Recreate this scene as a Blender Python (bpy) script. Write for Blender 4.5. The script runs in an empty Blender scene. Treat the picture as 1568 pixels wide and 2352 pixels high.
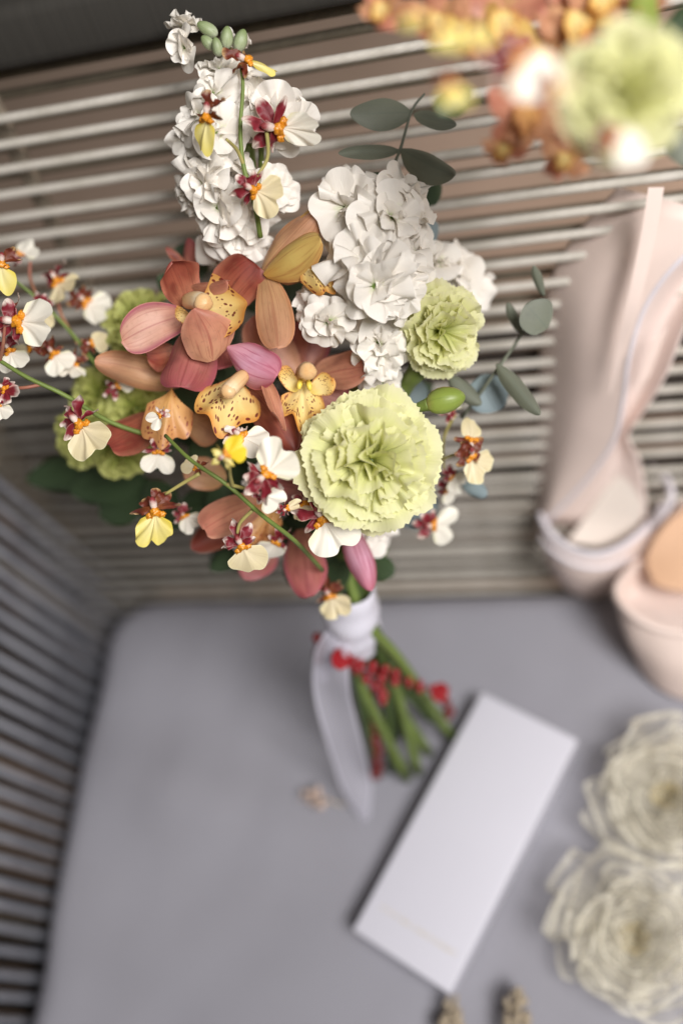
import bpy, math, random
import numpy as np
from mathutils import Vector, Matrix
R = math.radians
rnd = random.Random(7)
scene = bpy.context.scene
C = scene.collection

# ------------------------------------------------------------------ camera
FPX = 2287.0                       # 35 mm lens on a 36 mm tall frame, in units of a 1568 x 2352 picture
MROW = np.array([[0.95991749, -0.04444973, -0.27673566],
                 [0.08809829, -0.88945385, 0.44845349],
                 [-0.26607724, -0.45485829, -0.84988637]])
CAM = Vector((0.49142816, -0.34354917, 0.80))      # world origin = back corner of the seat cushion, z = its top
RX = Vector(MROW[:, 0]); UP = -Vector(MROW[:, 1]); TOW = -Vector(MROW[:, 2])
cd = bpy.data.cameras.new('camera'); cam = bpy.data.objects.new('camera', cd); C.objects.link(cam)
cam.matrix_world = Matrix(((RX.x, UP.x, TOW.x, CAM.x), (RX.y, UP.y, TOW.y, CAM.y), (RX.z, UP.z, TOW.z, CAM.z), (0, 0, 0, 1)))
cd.sensor_fit = 'VERTICAL'; cd.sensor_height = 36; cd.lens = 35; cd.clip_start = 0.02; cd.clip_end = 200
cd.dof.use_dof = True; cd.dof.focus_distance = 0.522; cd.dof.aperture_fstop = 1.75
scene.camera = cam

# ------------------------------------------------------------------ light: soft window light from the right, dim room round it
w = bpy.data.worlds.new('World'); scene.world = w; w.use_nodes = True
bg = w.node_tree.nodes['Background']; bg.inputs[0].default_value = (1.0, .90, .78, 1); bg.inputs[1].default_value = 0.10
def area(name, loc, aim, size, watt, col):
    ld = bpy.data.lights.new(name, 'AREA'); ld.shape = 'RECTANGLE'; ld.size, ld.size_y = size; ld.energy = watt; ld.color = col
    lo = bpy.data.objects.new(name, ld); C.objects.link(lo); lo.location = loc
    lo.rotation_euler = (Vector(loc) - Vector(aim)).to_track_quat('Z', 'Y').to_euler(); return lo
area('window_light', (1.28, -.66, 1.66), (.40, -.12, .15), (.75, .65), 48, (1, .975, .96))
area('floor_fill_light', (1.15, .75, .25), (.75, .45, -.42), (.4, .4), 12, (1, .84, .72))  # added unseen lamp brightening the floor behind the sofa, in place of sunlight
scene.view_settings.view_transform = 'Standard'; scene.view_settings.look = 'None'
scene.view_settings.exposure = -0.08; scene.view_settings.gamma = 1.0
scene.cycles.max_bounces = 6; scene.cycles.transparent_max_bounces = 12

# ------------------------------------------------------------------ helpers
def P(px, py, d):
    """point seen at (px, py) of the 1568 x 2352 picture, d metres into the scene"""
    return CAM + RX * ((px - 784) * d / FPX) - UP * ((py - 1176) * d / FPX) - TOW * d
def onz(px, py, z):
    r = P(px, py, 1.0) - CAM
    return CAM + r * ((z - CAM.z) / r.z)
TILT = math.tan(R(14))
def V(sx, sy, sz):
    return (RX * sx + UP * sy + TOW * sz).normalized()
def frame(face, up, loc, s=1.0):
    Z = face.normalized(); Y = (up - Z * up.dot(Z)).normalized(); X = Y.cross(Z)
    return Matrix(((X.x * s, Y.x * s, Z.x * s, loc.x), (X.y * s, Y.y * s, Z.y * s, loc.y), (X.z * s, Y.z * s, Z.z * s, loc.z), (0, 0, 0, 1)))

WM = {}
def put(o, parent, mw):
    C.objects.link(o); WM[o] = mw
    if parent is not None:
        o.parent = parent; o.matrix_local = WM[parent].inverted() @ mw
    else:
        o.matrix_local = mw
    return o
def empty(name, loc, parent=None):
    o = bpy.data.objects.new(name, None); o.empty_display_size = .01
    return put(o, parent, Matrix.Translation(loc))
def tag(o, label=None, cat=None, group=None, kind=None):
    for k, v in (('label', label), ('category', cat), ('group', group), ('kind', kind)):
        if v: o[k] = v
    return o
def mesh(name, verts, faces, mats, smooth=True, uv=None, fm=None):
    me = bpy.data.meshes.new(name); me.from_pydata([tuple(v) for v in verts], [], faces)
    for m in (mats if isinstance(mats, (list, tuple)) else [mats]): me.materials.append(m)
    if smooth: me.polygons.foreach_set('use_smooth', [True] * len(me.polygons))
    if fm is not None: me.polygons.foreach_set('material_index', fm)
    if uv is not None:
        l = me.uv_layers.new(name='uv'); li = np.empty(len(me.loops), dtype=np.int32); me.loops.foreach_get('vertex_index', li)
        l.data.foreach_set('uv', np.asarray(uv, dtype=np.float32)[li].ravel())
    me.update(); return me
def obj(name, me, parent=None, mw=None):
    return put(bpy.data.objects.new(name, me), parent, mw if mw is not None else Matrix.Identity(4))
def gridf(nu, nv, wrap=False):
    f = []
    for i in range(nu - 1):
        for j in range(nv if wrap else nv - 1):
            k = (j + 1) % nv
            f.append((i * nv + j, i * nv + k, (i + 1) * nv + k, (i + 1) * nv + j))
    return f
def sstep(a, b, x):
    t = np.clip((x - a) / (b - a), 0, 1); return t * t * (3 - 2 * t)

def leafp(W=.5, prof=(.5, 1.0, .62), bend=0., bpow=1., cup=0., ruf=0., kruf=3., twist=0., nu=13, nv=9, seed=0, mats=None, name='petal', tipcurl=0., fold=0.):
    """petal or leaf: base at the origin, tip at (0,1,0), normal +z; W = greatest width (length = 1)"""
    rg = np.random.RandomState(seed)
    u = 1 - (1 - np.linspace(0, 1, nu)) ** 1.5; v = np.linspace(-1, 1, nv)
    p, q, b0 = prof                                  # u^p (1-u)^q shape, base fraction
    s = np.power(np.clip(u, 1e-4, 1), p) * np.power(np.clip(1 - u, 0, 1), q); s /= s.max()
    wid = s * W / 2
    wid = np.maximum(wid, W / 2 * b0 * .3 * (1 - u) ** 3)
    th = bend * u ** bpow + tipcurl * np.clip((u - .7) / .3, 0, 1) ** 1.5
    du = u[1:] - u[:-1]; y = np.concatenate([[0], np.cumsum(np.cos((th[1:] + th[:-1]) / 2) * du)]); z = np.concatenate([[0], np.cumsum(np.sin((th[1:] + th[:-1]) / 2) * du)])
    ph = rg.rand(4) * 6.28
    verts = []; uv = []; asy = rg.uniform(-.09, .09); ecurl = rg.uniform(-.28, .12)
    for i in range(nu):
        tw = twist * u[i]
        for j in range(nv):
            x = wid[i] * v[j] * (1 + .06 * math.sin(7 * u[i] + ph[2] + (2 if v[j] > 0 else 0))) + W * asy * math.sin(3.14 * u[i])
            h = cup * wid[i] * (v[j] ** 2) + ecurl * wid[i] * abs(v[j]) ** 5 + fold * wid[i] * abs(v[j]) + ruf * W * (abs(v[j]) ** 1.5) * math.sin(kruf * 6.28 * u[i] + ph[0] + (1.7 if v[j] > 0 else 0)) * min(1, u[i] * 3) \
                + .25 * ruf * W * math.sin(9 * u[i] + ph[1] + 3 * v[j])
            x2 = x * math.cos(tw) - h * math.sin(tw); h2 = x * math.sin(tw) + h * math.cos(tw)
            verts.append((x2, y[i] - math.sin(th[i]) * h2, z[i] + math.cos(th[i]) * h2)); uv.append((u[i], v[j] * .5 + .5))
    verts = np.array(verts)
    c = nv // 2; tip = verts[(nu - 1) * nv + c]; L = math.hypot(tip[1], tip[2]); a = -math.atan2(tip[2], tip[1])
    Y = verts[:, 1] * math.cos(a) - verts[:, 2] * math.sin(a); Z = verts[:, 1] * math.sin(a) + verts[:, 2] * math.cos(a)
    verts[:, 1] = Y / L; verts[:, 2] = Z / L
    return mesh(name, verts, gridf(nu, nv), mats, uv=uv)

def fanp(phi=.7, ruf=.1, k=3., serr=0., nserr=10, bend=0., waist=.35, notch=0., cup=0., lobes=None, nr=8, na=25, seed=0, mats=None, name='petal', bpow=1.5, wob=.05, rnd_=.16):
    """fan shaped petal: narrow base at the origin, rim near radius 1 round +y, normal +z"""
    rg = np.random.RandomState(seed); ph = rg.rand(6) * 6.28
    verts = []; uv = []
    for i in range(nr):
        r = i / (nr - 1)
        for j in range(na):
            t = j / (na - 1) * 2 - 1; a = t * phi
            e = 1 - rnd_ * abs(t) ** 4 + wob * math.sin(2.3 * t * 2 + ph[0]) + wob * .6 * math.sin(5.1 * t + ph[1])
            if notch: e -= notch * math.exp(-(t / .16) ** 2)
            if lobes: e += lobes[0] * math.cos(lobes[1] * t * math.pi + lobes[2])
            if serr: e += serr * (abs(((t * nserr + ph[2]) % 2) - 1) - .5 + .5 * (rg.rand() - .5)) * (r ** 6)
            rr = r * e
            wd = waist + (1 - waist) * min(1, r * 1.15) ** 1.2
            x = rr * math.sin(a) * wd; y = rr * math.cos(a)
            g = r ** 1.7
            z = ruf * g * (math.sin(k * 3.14 * t + ph[3]) + .5 * math.sin(k * 5.3 * t + ph[4])) + cup * r * t * t + .3 * ruf * g * math.sin(6 * r + ph[5])
            th = bend * r ** bpow
            # bend about x
            yy = y; zz = z
            if bend:
                kk = bend; ang = kk * (y if y > 0 else 0)
                if abs(kk) > 1e-3:
                    Rr = 1 / kk; yy = (Rr - z) * math.sin(ang); zz = Rr - (Rr - z) * math.cos(ang)
            verts.append((x, yy, zz)); uv.append((r, t * .5 + .5))
    return mesh(name, verts, gridf(nr, na), mats, uv=uv)

def between(me, b, t, nrm, sx, parent, name, roll=0.):
    """place a unit petal from b to t; sx = width scale in metres for W=1"""
    y = t - b; L = y.length; y = y / L; z = (nrm - y * nrm.dot(y)).normalized()
    if roll: z = Matrix.Rotation(R(roll), 3, y) @ z
    x = y.cross(z)
    zs = (L + sx) * .5
    mw = Matrix(((x.x * sx, y.x * L, z.x * zs, b.x), (x.y * sx, y.y * L, z.y * zs, b.y), (x.z * sx, y.z * L, z.z * zs, b.z), (0, 0, 0, 1)))
    return obj(name, me, parent, mw)

def spline(pts, n):
    pts = [Vector(p) for p in pts]; out = []; m = len(pts)
    if m == 2: return [pts[0].lerp(pts[1], i / (n - 1)) for i in range(n)]
    for i in range(n):
        s = i / (n - 1) * (m - 1); k = min(int(s), m - 2); t = s - k
        p0 = pts[max(k - 1, 0)]; p1 = pts[k]; p2 = pts[k + 1]; p3 = pts[min(k + 2, m - 1)]
        out.append(.5 * ((2 * p1) + (p2 - p0) * t + (2 * p0 - 5 * p1 + 4 * p2 - p3) * t * t + (3 * p1 - p0 - 3 * p2 + p3) * t ** 3))
    return out
def tube_data(pts, rad, n=12, ns=8, flat=1.0, cap=True, fdir=None):
    q = spline(pts, n); verts = []; uv = []
    rr = rad if isinstance(rad, (list, tuple)) else (rad, rad)
    prev = None
    for i, p in enumerate(q):
        d = (q[min(i + 1, n - 1)] - q[max(i - 1, 0)]).normalized()
        if prev is None: s = d.cross(fdir if fdir else (UP if abs(d.dot(UP)) < .9 else RX)).normalized()
        else: s = (prev - d * prev.dot(d)).normalized()
        prev = s; t = d.cross(s); u = i / (n - 1)
        x = u * (len(rr) - 1); k = min(int(x), len(rr) - 2); r = rr[k] + (rr[k + 1] - rr[k]) * (x - k)
        for j in range(ns):
            a = j / ns * 2 * math.pi
            verts.append(p + s * (r * math.cos(a)) + t * (r * flat * math.sin(a))); uv.append((u, j / ns))
    f = gridf(n, ns, True)
    if cap: f.append(tuple(range(ns - 1, -1, -1))); f.append(tuple((n - 1) * ns + j for j in range(ns)))
    return verts, f, uv
def tube(name, pts, rad, m, parent=None, n=12, ns=8, flat=1.0, fdir=None):
    v, f, uv = tube_data(pts, rad, n, ns, flat, True, fdir)
    o0 = pts[0] if isinstance(pts[0], Vector) else Vector(pts[0])
    return obj(name, mesh(name, [p - o0 for p in v], f, m, uv=uv), parent, Matrix.Translation(o0))
def blob_mesh(name, m, ns=10, nr=7, fn=None):
    v = []; f = []; uv = []
    for i in range(nr):
        a = math.pi * i / (nr - 1)
        for j in range(ns):
            b = 2 * math.pi * j / ns
            p = Vector((math.sin(a) * math.cos(b), math.sin(a) * math.sin(b), math.cos(a)))
            if fn: p = fn(p, i / (nr - 1))
            v.append(p); uv.append((i / (nr - 1), j / ns))
    return mesh(name, v, gridf(nr, ns, True), m, uv=uv)
def ribbon(name, pts, wid, m, parent=None, nrm=None, n=24, nv=5, wave=0., twist=None, thick=0.):
    """a strip along pts, wid across (list allowed)"""
    q = spline(pts, n); v = []; uv = []
    ww = wid if isinstance(wid, (list, tuple)) else (wid, wid)
    for i, p in enumerate(q):
        d = (q[min(i + 1, n - 1)] - q[max(i - 1, 0)]).normalized(); u = i / (n - 1)
        nn = nrm if not isinstance(nrm, list) else nrm[0].lerp(nrm[1], u)
        s = d.cross(nn).normalized(); t = s.cross(d)
        if twist: s = (Matrix.Rotation(twist[0] + (twist[1] - twist[0]) * u, 3, d) @ s); t = s.cross(d)
        x = u * (len(ww) - 1); k = min(int(x), len(ww) - 2); wd = ww[k] + (ww[k + 1] - ww[k]) * (x - k)
        for j in range(nv):
            e = j / (nv - 1) * 2 - 1
            v.append(p + s * (e * wd / 2) + t * (wave * wd * math.sin(7 * u + 2.3 * e) + .0)); uv.append((u, j / (nv - 1)))
    o0 = q[0]
    return obj(name, mesh(name, [p - o0 for p in v], gridf(n, nv), m, uv=uv), parent, Matrix.Translation(o0))

# ------------------------------------------------------------------ materials
class N:
    def __init__(s, name):
        s.m = bpy.data.materials.new(name); s.m.use_nodes = True; s.t = s.m.node_tree; s.n = s.t.nodes; s.l = s.t.links
        s.p = s.n['Principled BSDF']; s.out = s.n['Material Output']
    def add(s, typ, **kw):
        x = s.n.new(typ)
        for k, v in kw.items(): setattr(x, k, v)
        return x
    def link(s, a, b): s.l.new(a, b)
    def val(s, sock, v):
        if hasattr(v, 'is_output'): s.l.new(v, sock)
        else: sock.default_value = v
    def math(s, op, a, b=0., c=None):
        x = s.add('ShaderNodeMath', operation=op); s.val(x.inputs[0], a); s.val(x.inputs[1], b)
        if c is not None: s.val(x.inputs[2], c)
        return x.outputs[0]
    def mix(s, f, a, b, mode='MIX'):
        x = s.add('ShaderNodeMix', data_type='RGBA', blend_type=mode); s.val(x.inputs[0], f); s.val(x.inputs[6], a); s.val(x.inputs[7], b); return x.outputs[2]
    def ramp(s, f, stops):
        x = s.add('ShaderNodeValToRGB'); e = x.color_ramp.elements
        while len(e) < len(stops): e.new(.5)
        for k, (p, c) in enumerate(stops): e[k].position = p; e[k].color = c if len(c) == 4 else (*c, 1)
        s.val(x.inputs[0], f); return x.outputs[0]
    def mapr(s, v, a, b, c=0., d=1., smooth=True):
        x = s.add('ShaderNodeMapRange', interpolation_type='SMOOTHSTEP' if smooth else 'LINEAR')
        for k, q in enumerate((v, a, b, c, d)): s.val(x.inputs[k], q)
        return x.outputs[0]
    def noise(s, vec, scale, det=2., rough=.5):
        x = s.add('ShaderNodeTexNoise'); x.inputs['Scale'].default_value = scale; x.inputs['Detail'].default_value = det; x.inputs['Roughness'].default_value = rough
        if vec is not None: s.link(vec, x.inputs['Vector'])
        return x.outputs[0]
    def bump(s, h, st, dist=.001):
        x = s.add('ShaderNodeBump'); x.inputs['Strength'].default_value = st; x.inputs['Distance'].default_value = dist; s.link(h, x.inputs['Height']); s.link(x.outputs[0], s.p.inputs['Normal']); return x
    def translucent(s, fac, col):
        tr = s.add('ShaderNodeBsdfTranslucent'); s.val(tr.inputs[0], col)
        mx = s.add('ShaderNodeMixShader'); mx.inputs[0].default_value = fac
        s.link(s.p.outputs[0], mx.inputs[1]); s.link(tr.outputs[0], mx.inputs[2]); s.link(mx.outputs[0], s.out.inputs[0]); return mx
def c4(c): return (*c, 1)
def srgb(r, g, b):
    f = lambda x: (x / 255 / 12.92) if x <= 10 else ((x / 255 + .055) / 1.055) ** 2.4
    return (f(r), f(g), f(b))

def petal_mat(name, cols, vein=0., veincol=(.2, .05, .05), nvein=9, edge=None, edgew=.16, mott=.12, mottcol=None, trans=.25, rough=.42, spots=None, mid=None, bump=.25, bsc=60):
    n = N(name); uvn = n.add('ShaderNodeUVMap'); sx = n.add('ShaderNodeSeparateXYZ'); n.link(uvn.outputs[0], sx.inputs[0])
    u, v = sx.outputs[0], sx.outputs[1]
    tc = n.add('ShaderNodeTexCoord'); oi = n.add('ShaderNodeObjectInfo')
    vv = n.add('ShaderNodeVectorMath', operation='ADD'); n.link(uvn.outputs[0], vv.inputs[0])
    sc = n.add('ShaderNodeVectorMath', operation='SCALE'); cmb = n.add('ShaderNodeCombineXYZ'); n.link(oi.outputs['Random'], cmb.inputs[0]); n.link(oi.outputs['Random'], cmb.inputs[1]); n.link(cmb.outputs[0], sc.inputs[0]); sc.inputs[3].default_value = 37.
    n.link(sc.outputs[0], vv.inputs[1]); vec = vv.outputs[0]
    nz = n.noise(vec, 3.5, 3.)
    uu = n.math('ADD', u, n.math('MULTIPLY', n.math('SUBTRACT', nz, .5), .35))
    col = n.ramp(uu, [(p, c) for p, c in cols])
    d = n.math('ABSOLUTE', n.math('SUBTRACT', v, .5))
    if vein:
        wv = n.add('ShaderNodeTexNoise'); mp = n.add('ShaderNodeMapping'); mp.inputs['Scale'].default_value = (1.2, nvein * 2.2, 1); n.link(vec, mp.inputs[0]); n.link(mp.outputs[0], wv.inputs[0]); wv.inputs['Scale'].default_value = 1.; wv.inputs['Detail'].default_value = 2.
        vm = n.mapr(wv.outputs[0], .5, .68); col = n.mix(n.math('MULTIPLY', vm, vein), col, c4(veincol))
    if mid:
        col = n.mix(n.math('MULTIPLY', n.mapr(d, .0, .035, 1., 0.), mid), col, c4(veincol))
    if edge:
        col = n.mix(n.mapr(d, .5 - edgew, .5), col, c4(edge))
    rim = n.math('MAXIMUM', n.mapr(d, .465, .495), n.mapr(u, .965, .99))
    col = n.mix(n.math('MULTIPLY', rim, .4 if vein > .2 else 0.), col, c4(tuple(min(1, x * 1.5 + .05) for x in cols[-1][1][:3])))
    m3 = n.noise(vec, 2.2, 2.)
    col = n.mix(n.math('MULTIPLY', n.mapr(m3, .45, .75), min(1., mott * 1.6)), col, c4(mottcol or tuple(x * .6 for x in cols[-1][1][:3])))
    m2 = n.noise(vec, 11., 4., .6)
    col = n.mix(n.math('MULTIPLY', n.mapr(m2, .5, .75), mott), col, c4(mottcol or tuple(x * .45 for x in cols[0][1][:3])))
    if spots:
        scl, thr, lo, hi, scol = spots
        vo = n.add('ShaderNodeTexVoronoi'); mp = n.add('ShaderNodeMapping'); mp.inputs['Scale'].default_value = scl; n.link(vec, mp.inputs[0]); n.link(mp.outputs[0], vo.inputs[0]); vo.inputs['Scale'].default_value = 1.
        try: vo.inputs['Randomness'].default_value = .8
        except Exception: pass
        msk = n.math('MAXIMUM', n.mapr(u, lo, hi), n.mapr(d, .30, .42))
        th = n.math('MULTIPLY', msk, thr)
        sp = n.mapr(n.math('SUBTRACT', vo.outputs['Distance'], th), -.05, .05, 1., 0.)
        sp = n.math('MULTIPLY', sp, n.mapr(msk, .02, .2))
        col = n.mix(n.math('MULTIPLY', sp, .92), col, c4(scol))
    n.link(col, n.p.inputs['Base Color']); n.p.inputs['Roughness'].default_value = rough; n.p.inputs['Specular IOR Level'].default_value = .45
    # fine length-wise relief
    fr = n.add('ShaderNodeTexNoise'); mp = n.add('ShaderNodeMapping'); mp.inputs['Scale'].default_value = (3., bsc, 1); n.link(vec, mp.inputs[0]); n.link(mp.outputs[0], fr.inputs[0]); fr.inputs['Scale'].default_value = 1.; fr.inputs['Detail'].default_value = 2.
    n.bump(fr.outputs[0], bump, .0006)
    n.translucent(trans, col)
    return n.m

def plain_mat(name, col, rough=.6, var=.15, scale=30., bump=0., spec=.4, col2=None, trans=0.):
    n = N(name); tc = n.add('ShaderNodeTexCoord'); nz = n.noise(tc.outputs['Object'], scale, 4., .6)
    c = n.mix(n.mapr(nz, .3, .7), c4(col), c4(col2 or tuple(x * (1 - var) for x in col)))
    n.link(c, n.p.inputs['Base Color']); n.p.inputs['Roughness'].default_value = rough; n.p.inputs['Specular IOR Level'].default_value = spec
    if bump: n.bump(n.noise(tc.outputs['Object'], scale * 6, 3.), bump, .0005)
    if trans: n.translucent(trans, c)
    return n.m

S = srgb
M = {}
M['rust'] = petal_mat('orchid_rust', [(0, S(196, 134, 102)), (.5, S(166, 92, 70)), (1, S(142, 62, 52))], .6, S(110, 40, 34), nvein=12, edge=S(190, 120, 96), mott=.5, mid=.4)
M['rose'] = petal_mat('orchid_rose', [(0, S(200, 142, 114)), (.45, S(184, 116, 102)), (1, S(168, 86, 90))], .5, S(132, 54, 56), nvein=12, edge=S(178, 92, 104), mott=.4, mid=.5)
M['pink'] = petal_mat('orchid_pink', [(0, S(190, 120, 98)), (.4, S(216, 168, 148)), (.8, S(218, 172, 152)), (1, S(206, 150, 128))], .3, S(168, 84, 88), edge=S(176, 96, 112), edgew=.2, mott=.25, mid=.55)
M['mauve'] = petal_mat('orchid_mauve', [(0, S(214, 150, 160)), (.5, S(222, 168, 190)), (1, S(200, 120, 138))], .75, S(176, 82, 108), nvein=5, edge=S(184, 96, 116), mott=.12, mid=.3)
M['tan'] = petal_mat('orchid_tan', [(0, S(206, 164, 112)), (.5, S(206, 160, 122)), (1, S(202, 148, 116))], .5, S(158, 90, 64), nvein=12, edge=S(198, 138, 96), mott=.3, mid=.5)
M['yellow'] = petal_mat('orchid_yellow', [(0, S(204, 156, 80)), (.5, S(216, 188, 108)), (1, S(214, 180, 104))], .55, S(178, 112, 66), nvein=6, edge=S(206, 150, 88), mott=.1)
M['salmon'] = petal_mat('orchid_salmon', [(0, S(212, 160, 126)), (.5, S(206, 146, 118)), (1, S(190, 122, 102))], .45, S(164, 84, 72), nvein=12, edge=S(214, 156, 130), mott=.4, mid=.55)
SPOT = S(112, 20, 36)
M['lip'] = petal_mat('orchid_lip', [(0, S(244, 222, 120)), (.4, S(248, 230, 166)), (.8, S(242, 208, 126)), (1, S(218, 150, 70))], 0, mott=.1, mottcol=S(214, 150, 90), edge=S(222, 164, 92), edgew=.1, spots=((12, 15, 1), .34, .36, .6, SPOT), trans=.2)
M['liporange'] = petal_mat('orchid_lip_orange', [(0, S(226, 170, 92)), (.5, S(222, 172, 110)), (1, S(206, 146, 92))], 0, mott=.2, mottcol=S(190, 110, 70), spots=((12, 16, 1), .32, .5, .7, S(140, 60, 50)), trans=.2)
M['column'] = petal_mat('orchid_column', [(0, S(230, 180, 120)), (.6, S(240, 206, 158)), (1, S(246, 230, 200))], .2, S(190, 120, 80), mott=.1, trans=.1, rough=.35)
M['keel'] = plain_mat('orchid_keel', S(236, 214, 90), .4, .1)
M['carn'] = petal_mat('carnation_green', [(0, S(186, 198, 84)), (.4, S(220, 224, 138)), (.75, S(233, 234, 172)), (1, S(240, 238, 196))], .12, S(196, 206, 120), nvein=16, mott=.05, mottcol=S(232, 222, 130), trans=.42, rough=.6, bump=.5, bsc=90)
M['carndark'] = petal_mat('carnation_deep', [(0, S(150, 165, 60)), (.5, S(190, 198, 100)), (1, S(208, 210, 130))], .12, S(170, 180, 90), nvein=16, mott=.08, trans=.34, rough=.6, bump=.5, bsc=90)
M['stock'] = petal_mat('stock_white', [(0, S(196, 208, 140)), (.24, S(228, 230, 200)), (.45, S(246, 240, 230)), (1, S(248, 243, 235))], .06, S(226, 222, 212), nvein=12, mott=.03, mottcol=S(236, 228, 216), trans=.22, rough=.55, bump=.4)
M['stockbud'] = petal_mat('stock_bud', [(0, S(120, 140, 80)), (.6, S(168, 180, 140)), (1, S(206, 210, 186))], .3, S(110, 130, 84), mott=.1, trans=.15)
M['oncw'] = petal_mat('spray_lip_white', [(0, S(226, 190, 120)), (.22, S(244, 238, 224)), (1, S(246, 242, 228))], .08, S(228, 214, 200), nvein=14, mott=.03, mottcol=S(230, 215, 200), edge=S(244, 240, 205), edgew=.08, trans=.25)
M['oncc'] = petal_mat('spray_lip_cream', [(0, S(226, 180, 120)), (.25, S(236, 224, 190)), (1, S(234, 220, 176))], .25, S(206, 186, 150), nvein=14, mott=.05, trans=.25)
M['oncy'] = petal_mat('spray_lip_yellow', [(0, S(230, 150, 40)), (.25, S(238, 228, 170)), (1, S(238, 222, 120))], .08, S(226, 210, 120), nvein=12, mott=.03, edge=S(236, 216, 90), edgew=.14, trans=.25)
M['oncyy'] = petal_mat('spray_lip_deep_yellow', [(0, S(224, 120, 30)), (.3, S(244, 210, 50)), (1, S(248, 220, 60))], 0, mott=.05, trans=.25)
MAR = S(110, 26, 38)
M['sepm'] = petal_mat('sepal_maroon', [(0, S(126, 40, 44)), (.55, S(128, 34, 46)), (.72, S(140, 44, 56)), (.9, S(238, 222, 210)), (1, S(242, 232, 220))], .2, S(80, 20, 24), mott=.3, mottcol=S(90, 24, 30), edge=S(196, 150, 140), edgew=.07, trans=.15)
M['sepb'] = petal_mat('sepal_brown', [(0, S(140, 84, 44)), (.5, S(116, 56, 36)), (.8, S(110, 46, 34)), (1, S(206, 170, 120))], .2, S(80, 30, 20), mott=.3, mottcol=S(80, 34, 22), trans=.15)
M['sepw'] = petal_mat('sepal_white_spot', [(0, S(130, 44, 48)), (.3, S(150, 60, 62)), (.5, S(236, 216, 204)), (1, S(244, 236, 226))], .15, S(200, 150, 140), mott=.15, mottcol=S(150, 60, 60), trans=.2)
n = N('callus'); tc = n.add('ShaderNodeTexCoord'); nz = n.noise(tc.outputs['Object'], 420, 2.)
n.link(n.ramp(nz, [(.40, S(242, 180, 40)), (.5, S(236, 160, 36)), (.56, S(168, 44, 28)), (.7, S(150, 30, 34))]), n.p.inputs['Base Color']); n.p.inputs['Roughness'].default_value = .4; M['callus'] = n.m
M['stem'] = plain_mat('stem_green', S(112, 130, 62), .5, .2, 60, .2)
M['stemdark'] = plain_mat('stem_dark_green', S(70, 88, 40), .5, .3, 50, .2)
M['pedicel'] = plain_mat('pedicel', S(168, 128, 96), .5, .2, 60, col2=S(150, 90, 76))
M['pedgreen'] = plain_mat('pedicel_green', S(170, 160, 96), .5, .2, 60)
M['bud'] = petal_mat('bud_green', [(0, S(120, 140, 60)), (.7, S(142, 158, 72)), (.95, S(170, 170, 100)), (1, S(214, 150, 110))], .3, S(96, 118, 48), nvein=8, mott=.1, trans=.12, rough=.4)
M['calyx'] = petal_mat('calyx_green', [(0, S(110, 136, 58)), (1, S(158, 176, 92))], .25, S(100, 124, 50), mott=.1, trans=.15, rough=.45)
M['euc'] = petal_mat('eucalyptus', [(0, S(114, 118, 102)), (1, S(108, 112, 98))], .15, S(92, 104, 92), nvein=8, mott=.15, mid=.4, trans=.15, rough=.55, bump=.15)
M['eucblue'] = petal_mat('eucalyptus_blue', [(0, S(124, 140, 142)), (1, S(130, 146, 152))], .15, S(100, 116, 118), nvein=8, mott=.1, mid=.4, trans=.15, rough=.55, bump=.15)
M['leafdark'] = petal_mat('leaf_dark', [(0, S(56, 74, 46)), (1, S(66, 84, 58))], .2, S(44, 58, 36), mott=.2, mid=.4, trans=.12, rough=.45)
M['berry'] = plain_mat('berry_red', S(156, 26, 34), .25, .3, 80, spec=.6)
M['berrydark'] = plain_mat('berry_dark', S(116, 26, 26), .35, .3, 80, spec=.5)
M['dry'] = plain_mat('dried_flower', S(196, 182, 160), .7, .35, 90, .4, col2=S(138, 122, 100))
M['dryl'] = plain_mat('dried_pale', S(226, 200, 184), .8, .2, 90, .4)

def sheer(name, col, alpha, uvline=True, rough=.5):
    n = N(name); uvn = n.add('ShaderNodeUVMap'); sx = n.add('ShaderNodeSeparateXYZ'); n.link(uvn.outputs[0], sx.inputs[0])
    n.p.inputs['Base Color'].default_value = c4(col); n.p.inputs['Roughness'].default_value = rough; n.p.inputs['Specular IOR Level'].default_value = .3
    mx = n.translucent(.25, c4(col))
    tr = n.add('ShaderNodeBsdfTransparent'); m2 = n.add('ShaderNodeMixShader')
    d = n.math('ABSOLUTE', n.math('SUBTRACT', sx.outputs[1], .5)); e = n.mapr(d, .40, .47) if uvline else n.mapr(sx.outputs[0], .9, .97)
    n.link(n.math('MINIMUM', n.math('ADD', alpha, n.math('MULTIPLY', e, .35)), 1.), m2.inputs[0])
    n.link(tr.outputs[0], m2.inputs[1]); n.link(mx.outputs[0], m2.inputs[2]); n.link(m2.outputs[0], n.out.inputs[0]); return n.m
M['organza'] = sheer('organza_ribbon', S(240, 238, 252), .58)
M['satin'] = plain_mat('ribbon_wrap', S(242, 240, 252), .45, .06, 20, trans=.15)
M['tulle'] = sheer('tulle', S(248, 242, 224), .15, False)
M['tullegold'] = sheer('tulle_core', S(248, 232, 184), .22, False)

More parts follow.
